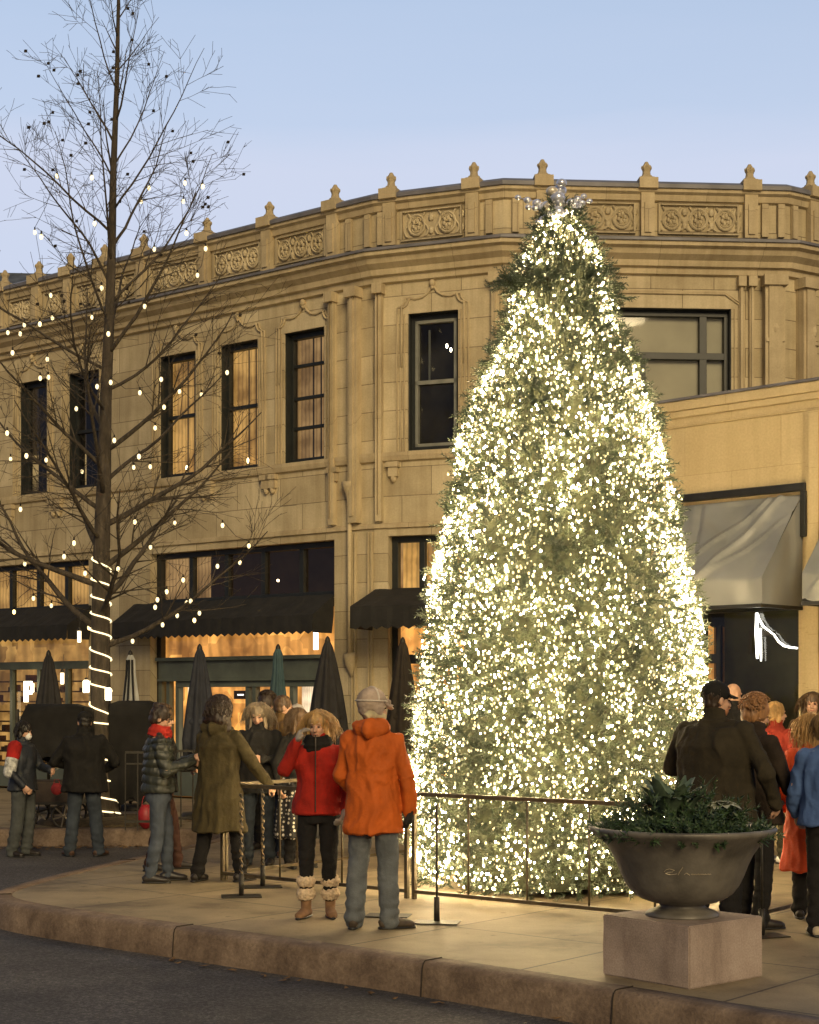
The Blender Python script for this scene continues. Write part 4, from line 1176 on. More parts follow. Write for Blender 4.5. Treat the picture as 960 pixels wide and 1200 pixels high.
for nm, c, mt, rr in (('rosette', Vector((.22, -.16, .22)), gr3, .12), ('rosette', Vector((-.16, -.26, .12)), gr2, .1), ('rosette', Vector((.36, -.1, .06)), gr2, .1)):
    mb = MB()
    for k in range(44):
        t = k / 44; a = k * 2.4; L = rr * (.35 + .8 * t); leaf(mb, c, Vector((math.cos(a) * (.2 + t), math.sin(a) * (.2 + t), 1 - .75 * t)), L, L * .3, .4)
    mb.build(nm, mt, pl, True)

# ------------------------------------------------------------------ carts and cafe bits behind the lane
drape = simple('black_tarpaulin', (.012, .011, .010), .8, .5, 3, .4, 14, spec=.2)
def draped(nm, p, w_, dpt, z0_, z1_, label, cat, wheels=True):
    e = empty(nm, p, label, cat)
    nx = 28; vs = []; fs = []; rows = [(0, 1.0), (.12, 1.0), (.3, .99), (.55, 1.01), (.8, 1.03), (1.0, 1.05)]
    per = []
    for i in range(nx * 2 + 16):
        pass
    pts = []
    for i in range(nx): pts.append((-w_ + 2 * w_ * i / nx, -dpt))
    for i in range(8): pts.append((w_, -dpt + 2 * dpt * i / 8))
    for i in range(nx): pts.append((w_ - 2 * w_ * i / nx, dpt))
    for i in range(8): pts.append((-w_, dpt - 2 * dpt * i / 8))
    n = len(pts)
    top = [(x * .6, y * .6, z1_ + .05) for x, y in pts]; vs += top
    for t, sc in rows:
        for i, (x, y) in enumerate(pts):
            f = sc + .03 * t * math.sin(i * .9) + .02 * noise.noise(Vector((x * 3, y * 3, t * 2)))
            z = z1_ - (z1_ - z0_) * t + (.03 * noise.noise(Vector((x * 2, y, 5))) if t < .2 else 0) + (.05 * math.sin(i * .55) if t == 1 else 0)
            f2 = f * (1 - (.28 * (1 - t) if wheels and x < 0 else 0)); z -= (.12 * max(0, -x / w_) * (1 - t) if wheels else 0); vs.append((x * f2, y * f, z))
    for j in range(len(rows)):
        for i in range(n): i2 = (i + 1) % n; fs.append((j * n + i, (j + 1) * n + i, (j + 1) * n + i2, j * n + i2))
    fs.append(tuple(range(n)))
    mb = MB(); mb.add(vs, fs); mb.build('cover', drape, e, True)
    for sx in (-1, 1):
        for sy in (-1, 1): mb = MB(); mb.box(sx * w_ * .85 - .02, sx * w_ * .85 + .02, sy * dpt * .8 - .02, sy * dpt * .8 + .02, .18 if wheels else 0, z1_ - .02); mb.build('leg', M['darkiron'], e)
    mb = MB(); mb.box(-w_ * .9, w_ * .9, -dpt * .85, dpt * .85, .3, .36)
    mb.build('frame', M['darkiron'], e)
    return e
ct = draped('draped_cart', at(62, 89),   .47, .35, .88, 1.56, 'vendor cart under a black draped cover between the masked person and the bare trunk', 'cart')
mb = MB()
for x, y, r in ((-.28, -.34, .15), (.22, -.34, .15), (-.28, .34, .15), (.22, .34, .15)):
    wh = MB(); wh.tube([(x + r * math.cos(a * math.pi / 12), y, .16 + r * math.sin(a * math.pi / 12)) for a in range(25)], [.017] * 25, 6, cap=False)
    w_o = wh.build('wheel', M['darkiron'], ct, True)
    sp = MB()
    for q in range(6):
        a = q * math.pi / 3 + .3; sp.tube([(x, y - .01, .16), (x + r * math.cos(a), y - .01, .16 + r * math.sin(a))], [.014, .011], 5)
    sp.ell((x, y, .16), (.03, .03, .03), 8, 6); sp.build('spokes', simple('worn_alloy', (.2, .17, .13), .4, .2, 9, 0, metal=.5), w_o)
mb.box(-.35, .3, -.3, .3, .33, .6); mb.build('crate', simple('dark_crate', (.05, .035, .025), .8), ct, bevel=.01)
mb = MB(); mb.tube([(.1, -.4, .95), (.2, -.45, 1.05), (.35, -.46, 1.1)], [.012] * 3, 6); mb.tube([(.05, -.42, .7), (.2, -.44, .8), (.3, -.42, .92)], [.01] * 3, 6); mb.build('push_handle', M['grayframe'], ct, True)
rb = MB(); rb.ell((0, 0, .12), (.13, .09, .13), 14, 9); rb.tube([(-.07, 0, .22), (-.04, 0, .33), (.04, 0, .33), (.07, 0, .22)], [.01] * 4, 6)
o = blob(rb, 'red_bag', simple('red_cloth', (.28, .02, .02), .8, .3, 9, .3), None, .01, 2); o.scale = (.6, .6, .6); o.location = at(74, 90, .45) + Vector((0, -.38, .0)); tag(o, 'small red bag on the side of the draped cart', 'bag')
draped('covered_grill', at(158, 86), .30, .3, .3, 1.60, 'black covered box right of the bare trunk behind the quilted jacket woman', 'covered box', False)
def cafe_rail(x0, x1, s0, s1, label):
    a, b = at(x0, s0), at(x1, s1); d = b - a; L = d.length; e = empty('cafe_railing', a, label, 'railing', 'black cafe railings behind the crowd', math.atan2(d.y, d.x))
    for za, zb_ in ((.98, 1.01), (.84, .86), (.1, .13)):
        mb = MB(); mb.box(0, L, -.015, .015, za, zb_); mb.build('rail', M['darkiron'], e)
    n = max(2, int(L / .14))
    for i in range(n + 1):
        mb = MB(); mb.box(L * i / n - .007, L * i / n + .007, -.007, .007, 0, .98); mb.build('bar', M['darkiron'], e)
cafe_rail(147, 176, 92, 92, 'black cafe railing right of the bare trunk')
cafe_rail(198, 240, 90, 89, 'black cafe railing between the quilted jacket and the olive parka')
rb = MB(); rb.ell((0, 0, .16), (.11, .09, .16), 14, 9); rb.tube([(-.06, 0, .28), (-.03, 0, .42), (.03, 0, .42), (.06, 0, .28)], [.009] * 4, 6)
o = blob(rb, 'red_bag', simple('red_vinyl', (.3, .015, .02), .5, .3, 9, .2), None, .01, 2); o.location = at(171, 91, 0); tag(o, 'bright red bag on the ground behind the quilted jacket woman', 'bag')
e = empty('wooden_counter', at(925, 119), 'moulded wooden counter behind the orange coat at the right', 'counter')
wd = simple('pale_wood', (.3, .2, .1), .5, .3, 6, .1)
mb = MB(); mb.box(-.28, .5, -.2, .2, .80, .84); mb.build('top', wd, e, bevel=.008)
mb = MB(); mb.box(-.24, .46, -.17, .17, .62, .80); mb.box(-.26, .48, -.19, .19, .70, .73); mb.build('apron', wd, e, bevel=.006)
for x in (-.2, .42):
    for y in (-.13, .13): mb = MB(); mb.tube([(x, y, 0), (x, y, .63)], [.02, .028], 8); mb.build('leg', wd, e, True)
# ------------------------------------------------------------------ people
def skin(name, c): 
    m = simple(name, c, .5, .12, 20, .05, 60); m.node_tree.nodes['Principled BSDF'].inputs['Subsurface Weight'].default_value = .08
    m.node_tree.nodes['Principled BSDF'].inputs['Subsurface Radius'].default_value = (.02, .008, .004); return m
SK = skin('skin', (.50, .29, .19)); SK2 = skin('skin_tan', (.40, .22, .14))
def cloth(name, c, var=.3, bs=90, rough=.9, sheen=.0): return simple(name, c, rough, var, 7, .35, bs, sheen=sheen, spec=.25)
def hairmat(name, c): return simple(name, c, .5, .45, 30, .4, 120, sc=(1, 1, .2))
eye_m = simple('eye_dark', (.03, .02, .015), .2, .1, 5, 0); lip_m = simple('lip', (.33, .10, .08), .5, .1, 5, 0)
def fbm(p, s): return noise.noise(p * s) * .6 + noise.noise(p * s * 2.3) * .3 + noise.noise(p * s * 5) * .15
def folds(amp, seed=0, puff=0, zc=None):
    o = Vector((seed * 3.1, seed * 1.7, seed * .9)); rot = Euler((.5 + seed, .7, .3 + seed * .6)).to_matrix()
    def f(p):
        w = noise.noise_vector(p * 3.5 + o) * .09
        q = rot @ Vector(((p.x + w.x) * 1.3, (p.y + w.y) * 1.3, (p.z + w.z) * .8)) + o
        d = amp * fbm(q, 5) * 1.1
        d += amp * 1.5 * (.2 - abs(noise.noise(rot @ Vector(((p.x + w.x * 1.5) * 6, (p.y + w.y * 1.5) * 6, (p.z + w.z * 1.5) * 3)) + o)))
        d += amp * .6 * noise.noise(Vector(((p.x + w.x) * 13, (p.y + w.y) * 13, (p.z + w.z) * 2.2)) + o)
        if puff: d += puff * (abs(math.sin(p.z * math.pi / .075 + 1.5 * w.z / .09)) ** .6 - .6)
        return d
    return f
def legfold(amp, seed):
    o = Vector((seed, seed * 2, 0))
    return lambda p: amp * fbm(Vector((p.x * 2, p.y * 2, p.z * 2.2)) + o, 5) + amp * .9 * max(0, 1 - p.z / .4) * math.sin(p.z * 70 + 4 * noise.noise(p * 6 + o)) * .6 + .003
def hand(mb, w, d, side, curl=.5, grow=0, back=None):
    "palm, four unequal bent fingers and a thumb leaving the side of the palm"
    d = d.normalized(); b = Vector(back) if back else Vector((side, 0, 0)); b = (b - d * b.dot(d))
    if b.length < .1: b = d.orthogonal()
    b.normalize()                       # back of the hand looks along b
    s = d.cross(b) * side               # across the palm, towards the thumb
    g = grow
    mb.tube([w - d * .01, w + d * .02, w + d * .055, w + d * .085], [(.026 + g, .018 + g), (.034 + g, .019 + g), (.042 + g, .017 + g), (.040 + g, .013 + g)], 12, side=s)
    for k, (off, L) in enumerate(((.030, .068), (.010, .078), (-.010, .073), (-.029, .056))):
        p0 = w + d * .078 + s * off; c = curl * (1 + .12 * k)
        d1 = (d * math.cos(c) - b * math.sin(c)).normalized(); d2 = (d * math.cos(c * 2.1) - b * math.sin(c * 2.1)).normalized()
        p1 = p0 + d1 * L * .52; p2 = p1 + d2 * L * .48
        mb.cap_tube(p0 - d * .02, p1, .0095 + g, .0088 + g, 8); mb.cap_tube(p1, p2, .0088 + g, .0075 + g, 8)
    t0 = w + d * .025 + s * .030; t1 = t0 + (d * .6 + s * .65 - b * .3).normalized() * .038; t2 = t1 + (d * .9 + s * .15 - b * .35).normalized() * .03
    mb.cap_tube(t0, t1, .013 + g, .0105 + g, 8); mb.cap_tube(t1, t2, .0105 + g, .0085 + g, 8)

def person(label, px, s, H, face, z0=0.0, wid=1.0, head=(0, 0), coat=None, hem=.5, coat_m=None, pants_m=None, shoe_m=None, hair=None, hair_m=None,
           arms=None, feet=None, lean=0.0, vox=.009, skin_m=None, glove_m=None, boots=0, hood=False, collar_m=None, shade=None, puff=0, hands_curl=(.6, .6), baggy=1.0, seed=1, features=True, fold=.019, flare=1.0, skirt=None, beard=None):
    random.seed(seed * 101)
    p = at(px, s, z0); e = empty('person', p, label, 'person', None, R(face))
    k = H / 1.75; Wd = wid
    V = lambda x, y, z: Vector((x, y, z)) * k
    feet = feet or ((-.11, 0, -8), (.11, .02, 8))
    ln = lambda z: lean * max(0, z - .9) / .75          # forward lean above the hips
    arms = arms or (((-.27, -.03, 1.14), (-.27, .06, .90)), ((.27, -.03, 1.14), (.27, .06, .90)))
    sh = [V(-.172 * (1 + .8 * (Wd - 1)), ln(1.40), 1.392), V(.172 * (1 + .8 * (Wd - 1)), ln(1.40), 1.392)]
    el = [V(*a[0]) for a in arms]; wr = [V(*a[1]) for a in arms]
    hips = [V(-.09, 0, .92), V(.09, 0, .92)]
    ank = [V(f[0], f[1] - .03, .075) for f in feet]
    kne = []
    for i in (0, 1):
        m = hips[i].lerp(ank[i], .47) + V(0, .035, 0); kne.append(m)
    HC = V(0, .02 + ln(1.6) + .0, 1.625)
    Rh = Matrix.Rotation(R(head[0]), 3, 'Z') @ Matrix.Rotation(R(head[1]), 3, 'X')
    neck0 = V(0, ln(1.5) - .01, 1.46)
    def hp(x, y, z): return HC + Rh @ (Vector((x, y, z)) * k)
    def RM(): return Rh
    # body
    mb = MB()
    X = (1, 0, 0)
    mb.tube([V(0, 0, .84), V(0, 0, .92), V(0, ln(1.05), 1.05), V(0, ln(1.15), 1.15), V(0, ln(1.3), 1.3), V(0, ln(1.41), 1.41), V(0, ln(1.46), 1.46), V(0, ln(1.49) - .01, 1.50)],
            [(.12 * k, .09 * k), (.155 * k * Wd, .105 * k), (.145 * k * Wd, .10 * k), (.13 * k * Wd, .095 * k), (.155 * k * Wd, .11 * k), (.175 * k * Wd, .095 * k), (.10 * k, .07 * k), (.058 * k, .058 * k)], 18, side=X)
    mb.cap_tube(neck0, hp(0, -.015, -.07), .056 * k, .054 * k, 14)
    for i in (0, 1):
        mb.cap_tube(hips[i], kne[i], .074 * k, .045 * k, 12); mb.cap_tube(kne[i], kne[i].lerp(ank[i], .35) - V(0, .008, 0), .044 * k, .042 * k, 12); mb.cap_tube(kne[i].lerp(ank[i], .35) - V(0, .008, 0), ank[i], .042 * k, .032 * k, 12)
        a = R(feet[i][2]); fd = Vector((-math.sin(a) if feet[i][2] else 0, math.cos(a), 0)); fd = Vector((math.sin(a), math.cos(a), 0))
        mb.cap_tube(ank[i] - Vector((0, 0, .04 * k)) - fd * .03 * k, ank[i] + fd * .14 * k - Vector((0, 0, .048 * k)), .032 * k, .024 * k, 10)
        mb.cap_tube(sh[i], el[i], .05 * k, .04 * k, 12); mb.cap_tube(el[i], wr[i], .04 * k, .027 * k, 12)
        side = (-1, 1)[i]
        hand(mb, wr[i], wr[i] - el[i], side, hands_curl[i], 0)
    # head
    S3 = lambda a, b, c: (a * k, b * k, c * k)
    mb.ell(hp(0, -.012, .022), S3(.074, .092, .096), 18, 12, RM()); mb.ell(hp(0, .026, -.035), S3(.058, .064, .082), 16, 10, RM())
    mb.ell(hp(0, .042, -.088), S3(.036, .036, .028), 12, 8, RM())
    mb.cap_tube(hp(0, .085, .006), hp(0, .108, -.030), .009 * k, .0135 * k, 8)
    for sx in (-1, 1):
        mb.ell(hp(sx * .076, -.008, -.012), S3(.010, .020, .033), 8, 6, RM()); mb.ell(hp(sx * .033, .062, -.03), S3(.022, .022, .022), 8, 6, RM())
        mb.ell(hp(sx * .03, .072, .024), S3(.024, .014, .009), 8, 6, RM()); mb.cap_tube(hp(sx * .010, .097, -.034), hp(sx * .012, .094, -.036), .008 * k, .008 * k, 6)
    mb.cap_tube(hp(-.014, .083, -.062), hp(.014, .083, -.062), .009 * k, .009 * k, 6)
    body = blob(mb, 'body', skin_m or SK, e, min(vox, .0075), 2, None, .5)
    if features:
        mb = MB()
        for sx in (-1, 1): mb.ell(hp(sx * .030, .083, .002), S3(.013, .007, .0065), 8, 6, RM())
        mb.build('eyes', eye_m, body, True)
        mb = MB()
        for sx in (-1, 1): mb.cap_tube(hp(sx * .016, .090, .027), hp(sx * .046, .074, .027), .0045 * k, .003 * k, 6)
        mb.build('eyebrows', hair_m or eye_m, body, True)
        mb = MB(); mb.cap_tube(hp(-.019, .086, -.064), hp(.019, .086, -.064), .0045 * k, .0045 * k, 6); mb.build('mouth', lip_m, body, True)
    # trousers / skirt
    mb = MB(); bg = baggy
    mb.tube([V(0, 0, .80), V(0, 0, .9), V(0, ln(1), 1.02)], [(.165 * k * min(Wd, 1.15), .12 * k), (.172 * k * min(1.2, Wd), .13 * k), (.15 * k * Wd, .115 * k)], 18, side=X)
    for i in (0, 1):
        end = ank[i] + (kne[i] - ank[i]) * max(-.0, (boots - .09) / .42)
        mb.cap_tube(hips[i] - V(0, 0, .02), kne[i], .098 * k * bg, .072 * k * bg, 14)
        mb.cap_tube(kne[i], end, .073 * k * bg, (.066 if boots < .09 else .056) * k * bg, 14)
    blob(mb, 'trousers', pants_m, e, vox + .002, 4, legfold(.016, seed))
    # shoes
    for i in (0, 1):
        mb = MB(); a = R(feet[i][2]); fd = Vector((math.sin(a), math.cos(a), 0)); sd = Vector((fd.y, -fd.x, 0)); g = Vector((ank[i].x, ank[i].y, 0))
        mb.tube([g - fd * .075 * k + Vector((0, 0, .035 * k)), g - fd * .05 * k + Vector((0, 0, .045 * k)), g + fd * .03 * k + Vector((0, 0, .05 * k)), g + fd * .10 * k + Vector((0, 0, .038 * k)), g + fd * .165 * k + Vector((0, 0, .032 * k)), g + fd * .195 * k + Vector((0, 0, .026 * k))],
                [(.028 * k, .03 * k), (.038 * k, .044 * k), (.043 * k, .048 * k), (.048 * k, .036 * k), (.042 * k, .029 * k), (.02 * k, .018 * k)], 14, side=sd)
        mb.cap_tube(ank[i] + Vector((0, 0, (.02 + boots) * k)), ank[i] - Vector((0, 0, .02 * k)), (.056 if boots > .1 else .046) * k, .046 * k, 12)
        b_ = blob(mb, 'boot' if boots > .02 else 'shoe', shoe_m, e, .008, 2)
        mb = MB(); mb.tube([g - fd * .08 * k + Vector((0, 0, .010)), g - fd * .04 * k + Vector((0, 0, .010)), g + fd * .11 * k + Vector((0, 0, .010)), g + fd * .2 * k + Vector((0, 0, .010))], [(.028 * k, .010), (.042 * k, .010), (.05 * k, .010), (.02 * k, .010)], 10, side=sd)
        mb.build('sole', M['black'], b_, True)
    # coat
    mb = MB(); hz = hem / k
    t = .028 if coat == 'thin' else .045
    rings = [(1.49, .07 + t * .6, .07 + t * .5), (1.462, .115, .09), (1.43, .155 + t * .3, .095 + t * .5), (1.39, .172 + t * .4, .10 + t * .7), (1.30, .160 + t, .113 + t), (1.15, .150 + t, .105 + t), (1.0, .158 + t, .115 + t)]
    zz_ = [q for q in (.85, .7, .58, .45) if q > hz + .06]
    for q in zz_: rings.append((q, (.165 + t) + .05 * (1 - q) * flare, (.12 + t) + .05 * (1 - q) * flare))
    rings.append((hz, (.168 + t) + .055 * (1 - hz) * flare, (.122 + t) + .055 * (1 - hz) * flare)); rings.append((hz - .008, rings[-1][1] * .9, rings[-1][2] * .9))
    mb.tube([V(0, ln(a), a) for a, b, c in rings], [(b * k * (Wd if a < 1.45 else 1), c * k * (1 + .5 * (Wd - 1))) for a, b, c in rings], 22, side=X)
    sr = .056 + t * .40
    for i in (0, 1):
        d_ = (wr[i] - el[i]).normalized()
        mb.cap_tube(V(0, ln(1.45), 1.452), sh[i], .05 * k, sr * .92 * k, 12); mb.cap_tube(sh[i], el[i], sr * k * (1 + .25 * (Wd - 1)), sr * .90 * k, 14); mb.cap_tube(el[i], wr[i] - d_ * .01, sr * .86 * k, sr * .70 * k, 14)
    if not hood: mb.tube([V(0, ln(1.5) - .005, 1.47), V(0, ln(1.5), 1.53), V(0, ln(1.5) + .005, 1.565)], [(.088 * k, .085 * k), (.078 * k, .078 * k), (.076 * k, .078 * k)], 16, side=X)
    else:
        mb.tube([V(-.11, ln(1.5) + .03, 1.44), V(-.10, ln(1.5) - .06, 1.49), V(0, ln(1.5) - .115, 1.47), V(.10, ln(1.5) - .06, 1.49), V(.11, ln(1.5) + .03, 1.44)], [.04 * k, .055 * k, .075 * k, .055 * k, .04 * k], 12)
        mb.tube([V(0, ln(1.5) - .02, 1.46), V(0, ln(1.5) - .02, 1.545)], [(.10 * k, .09 * k), (.09 * k, .085 * k)], 16, side=X)
    cobj = blob(mb, 'coat' if hem < .86 * k else 'jacket', coat_m, e, vox, 3, folds(fold, seed, puff))
    if glove_m:
        for i in (0, 1):
            mb = MB(); hand(mb, wr[i], wr[i] - el[i], (-1, 1)[i], hands_curl[i], .0055); mb.cap_tube(wr[i] - (wr[i] - el[i]).normalized() * .03, wr[i], .036, .034, 10)
            blob(mb, 'glove', glove_m, e, .006, 1)
    # hair
    if hair:
        mb = MB(); L = {'long': .20, 'bob': .10, 'short': .0, 'big': .20, 'bun': .0, 'curly': 0.0}[hair]
        th = {'big': .05, 'long': .012, 'bob': .012, 'short': .006, 'bun': .01, 'curly': .022}[hair]
        mb.ell(hp(0, -.020, .032), S3(.076 + th, .090 + th, .094 + th), 18, 12, RM())
        if hair == 'short': mb.ell(hp(0, -.04, -.02), S3(.074, .062, .07), 12, 8, RM())
        if hair in ('bun', 'curly'): mb.ell(hp(0, -.045, -.02), S3(.074 + th * .6, .066 + th * .6, .075), 12, 8, RM())
        if hair == 'bun': mb.ell(hp(0, -.085, .10), S3(.045, .042, .042), 12, 8, RM())
        down = Vector((0, 0, -1))
        if L:
            bw = .072 + th
            for sx in (-1, 1):
                a = hp(sx * (bw - .018), -.01, .02); b_ = a + down * (L * .9 * k) + (Rh @ Vector((sx * .012, -.01, 0))); mb.cap_tube(a, b_, .030 * k, .036 * k * (1.2 if hair == 'big' else .8), 10)
            a = hp(0, -.07, .02); mb.tube([a, a + down * L * .55 * k, a + down * L * k + V(0, -.02, 0)], [(.07 * k + th, .035 * k + th), (.08 * k + th * 1.5, .04 * k + th), (.055 * k + th, .02 * k)], 14, side=tuple(Rh @ Vector((1, 0, 0))))
        hf = lambda p: .006 * noise.noise(Vector((p.x * 60, p.y * 60, p.z * 12))) + .007 * noise.noise(p * 22)
        hb = blob(mb, 'hair', hair_m, e, .008, 2, hf)
        mb = MB()
        cnt = {'long': 420, 'bob': 360, 'short': 70, 'big': 420, 'bun': 70, 'curly': 330}[hair]
        for q in range(cnt):
            az = random.uniform(0, 6.283); ph = random.uniform(-.1, 1.45)
            x, y, z = math.cos(az) * math.cos(ph), math.sin(az) * math.cos(ph), math.sin(ph)
            if y > .2 and z < .72: continue
            r_ = (.077 + th, .091 + th, .095 + th); a = hp(x * r_[0], -.02 + y * r_[1], .03 + z * r_[2]); n_ = Rh @ Vector((x, y, z))
            if hair in ('curly', 'big'):
                rr = .012; c_ = a + n_ * .004 * k; t1 = n_.orthogonal().normalized(); t2 = n_.cross(t1); pp = []
                st = random.uniform(0, 6.28); 
                for j in range(7):
                    aa = st + j * 1.0; pp.append(c_ + t1 * rr * math.cos(aa) + t2 * rr * math.sin(aa) + n_ * (j * .0035) + down * (j * (.0 if hair == 'curly' else .012)))
                mb.tube(pp, [.0045] * 7, 4)
            else:
                LL = (L + .05 if L else .05) * random.uniform(.6, 1.05); pp = [a]
                tang = (down - n_ * down.dot(n_)); tang = tang.normalized() if tang.length > .1 else Vector((x, y, 0))
                if y > -.15: tang = (tang * .35 + Rh @ Vector((1.2 if x > 0 else -1.2, -.5, -.2))).normalized(); n_ = (Rh @ Vector((1 if x > 0 else -1, -.3, 0)))
                for j in range(6):
                    f = (j + 1) / 6; nd = (tang * (1 - f) + down * f * 1.2 + n_ * (.25 * (1 - f) if L else .02) + Vector((random.gauss(0, .12), random.gauss(0, .12), 0))).normalized(); pp.append(pp[-1] + nd * LL / 6)
                mb.tube(pp, [.002, .003, .003, .0025, .002, .0015, .001], 3)
        if mb.v: mb.build('strands', hair_m, hb, True)
    if beard:
        mb = MB(); mb.ell(hp(0, .045, -.075), S3(.052, .05, .045), 12, 8, RM()); mb.cap_tube(hp(-.02, .098, -.05), hp(.02, .098, -.05), .009, .009, 6)
        blob(mb, 'beard', beard, e, .007, 1, lambda p: .005 * noise.noise(p * 60))
    return e, hp, V, k, Rh, wr, el, ln

def cap_hat(e, hp, k, Rh, mat, brim=True, knit=False):
    mb = MB(); mb.ell(hp(0, -.014, .050), (.090 * k, .104 * k, .082 * k), 20, 12, Rh)
    mb.tube([hp(0, -.012, .028), hp(0, -.012, .055)], [(.088 * k, .103 * k)] * 2, 20, side=tuple(Rh @ Vector((1, 0, 0))))
    h = blob(mb, 'cap', mat, e, .008, 2)
    if brim:
        vs = []; fs = []; n = 12
        for i in range(n + 1):
            a = R(-62 + 124 * i / n); ex = .075 * math.cos(a) ** .6
            for d_ in (0, 1):
                r0x, r0y = .080, .094
                x = (r0x + ex * d_ * .35) * math.sin(a); y = -.012 + r0y * math.cos(a) + ex * d_
                vs.append(hp(x, y, .044 - .018 * d_ - .02 * (math.sin(a) ** 2) * d_))
        for i in range(n): fs.append((2 * i, 2 * i + 1, 2 * i + 3, 2 * i + 2))
        mb = MB(); mb.add(vs, fs); b = mb.build('brim', mat, h, True); sm = b.modifiers.new('t', 'SOLIDIFY'); sm.thickness = .006
    mb = MB(); mb.ell(hp(0, -.014, .133), (.009, .009, .006), 8, 6); mb.build('button', mat, h, True)
    return h

black_c = cloth('black_wool', (.012, .011, .010)); dark_c = cloth('dark_brown_coat', (.022, .018, .013)); navy_c = cloth('navy_nylon', (.02, .023, .03), .3, 60, .5)
jean = cloth('blue_denim', (.06, .072, .092), .3, 120); jean_d = cloth('dark_denim', (.032, .04, .052), .3, 120); pant_k = cloth('black_trousers', (.011, .010, .010))
boot_k = simple('black_leather', (.018, .014, .012), .45, .4, 12, .2); brn = simple('brown_leather', (.06, .03, .018), .6, .4, 12, .2)
h_dark = hairmat('dark_brown_hair', (.028, .016, .009)); h_black = hairmat('black_hair', (.012, .009, .007)); h_grey = hairmat('grey_hair', (.26, .20, .13)); h_blond = hairmat('blond_hair', (.38, .23, .085)); h_ging = hairmat('reddish_curls', (.30, .15, .06)); h_mid = hairmat('brown_hair', (.08, .045, .02))

# masked person at far left
e, hp, V, k, Rh, wr, el, ln = person('person in white face mask and dark jacket with red and white sleeve', 27, 97, 1.62, -108, SZ, 1.05, (0, -8), 'thick', .80, navy_c, cloth('slate_baggy', (.055, .06, .06)), boot_k, 'bob', h_black,
    arms=(((-.24, .12, 1.16), (-.12, .34, 1.12)), ((.29, -.02, 1.14), (.26, .17, .93))), baggy=1.2, seed=2, feet=((-.1, .02, -5), (.13, -.05, 12)))
mb = MB(); mb.ell(hp(0, .066, -.052), (.05, .045, .05), 12, 8, Rh); blob(mb, 'face_mask', simple('white_mask', (.6, .6, .58), .8), e, .006, 1)
mb = MB(); sh1 = V(.19, 0, 1.42); mb.cap_tube(sh1 + V(.01, 0, .0), sh1.lerp(el[1], .35), .091, .088, 14, flat=1.0); blob(mb, 'red_shoulder', cloth('red_panel', (.33, .015, .012)), e, .008, 2)
mb = MB(); mb.cap_tube(sh1.lerp(el[1], .62), el[1] + V(0, 0, -.03), .082, .078, 14); blob(mb, 'white_sleeve_band', simple('white_print', (.42, .42, .40), .8, .6, 26), e, .008, 2)
# man in black, back turned
e, hp, V, k, Rh, wr, el, ln = person('person in long black jacket and blue jeans seen from behind by the bare trunk', 99, 97, 1.74, 6, SZ, 1.28, (12, -12), 'thick', .78, black_c, jean_d, brn, 'short', h_black,
    arms=(((-.36, .05, 1.14), (-.22, .25, 1.08)), ((.36, .05, 1.14), (.24, .25, 1.05))), feet=((-.17, 0, -30), (.17, 0, 30)), baggy=1.15, seed=3)
cap_hat(e, hp, k, Rh, black_c)
# quilted jacket woman looking at her phone
e, hp, V, k, Rh, wr, el, ln = person('person with bun and red scarf in quilted dark jacket looking down at phone', 186, 127, 1.62, -82, 0, 1.02, (0, -24), 'thick', .83, simple('quilted_green_black', (.028, .031, .024), .45, .3, 7, .2, 70), jean, boot_k, 'bun', h_dark,
    arms=(((-.20, .10, 1.13), (-.03, .34, 1.22)), ((.24, .08, 1.12), (.06, .33, 1.20))), feet=((-.11, .12, -4), (.12, -.05, 4)), boots=.10, puff=.016, seed=4, vox=.008, hands_curl=(.9, .7))
mb = MB(); mb.tube([V(0, 0, 1.44), V(0, .02, 1.50), V(0, .03, 1.56)], [(.10, .11), (.11, .115), (.09, .09)], 14, side=(1, 0, 0)); blob(mb, 'scarf', cloth('red_scarf', (.42, .03, .02), .3, 50), e, .009, 2, lambda p: .012 * noise.noise(Vector((p.x * 9, p.y * 9, p.z * 40))))
ph = empty('mobile_phone', at(186, 127) + Matrix.Rotation(R(-82), 3, 'Z') @ V(0, .415, 1.26), 'small phone held in both hands by the quilted jacket woman', 'phone')
ph.rotation_euler = (R(50), 0, R(-82))
mb = MB(); mb.box(-.035, .035, -.07, .07, -.004, .004); mb.build('case', M['black'], ph, bevel=.002)
mb = MB(); mb.box(-.031, .031, -.064, .064, .0042, .0052); mb.build('screen', emit('phone_screen', (.65, .7, 1), 1.3), ph)
# person behind her
person('person with fluffy brown hair in dark clothes just behind the quilted jacket woman', 190, 119, 1.60, -78, 0, .98, (5, -5), 'thick', .78, black_c, cloth('dark_red_trousers', (.045, .02, .015)), boot_k, 'curly', h_mid,
    arms=(((-.22, .10, 1.14), (-.10, .30, 1.1)), ((.22, .12, 1.13), (.10, .33, 1.12))), feet=((-.1, .2, -4), (.1, -.1, 4)), seed=5)
# olive parka woman
e, hp, V, k, Rh, wr, el, ln = person('person with big dark hair in knee length olive parka reaching down to the railing', 257, 127, 1.68, -28, 0, 1.12, (-10, -6), 'thick', .47, cloth('olive_parka', (.055, .043, .019), .3, 60), pant_k, boot_k, 'big', h_dark,
    arms=(((-.30, .06, 1.15), (-.22, .22, .95)), ((.33, .10, 1.12), (.40, .27, .93))), feet=((-.20, -.06, -6), (.17, .14, 12)), hood=True, seed=6, vox=.008, boots=.03, flare=1.5, fold=.021)
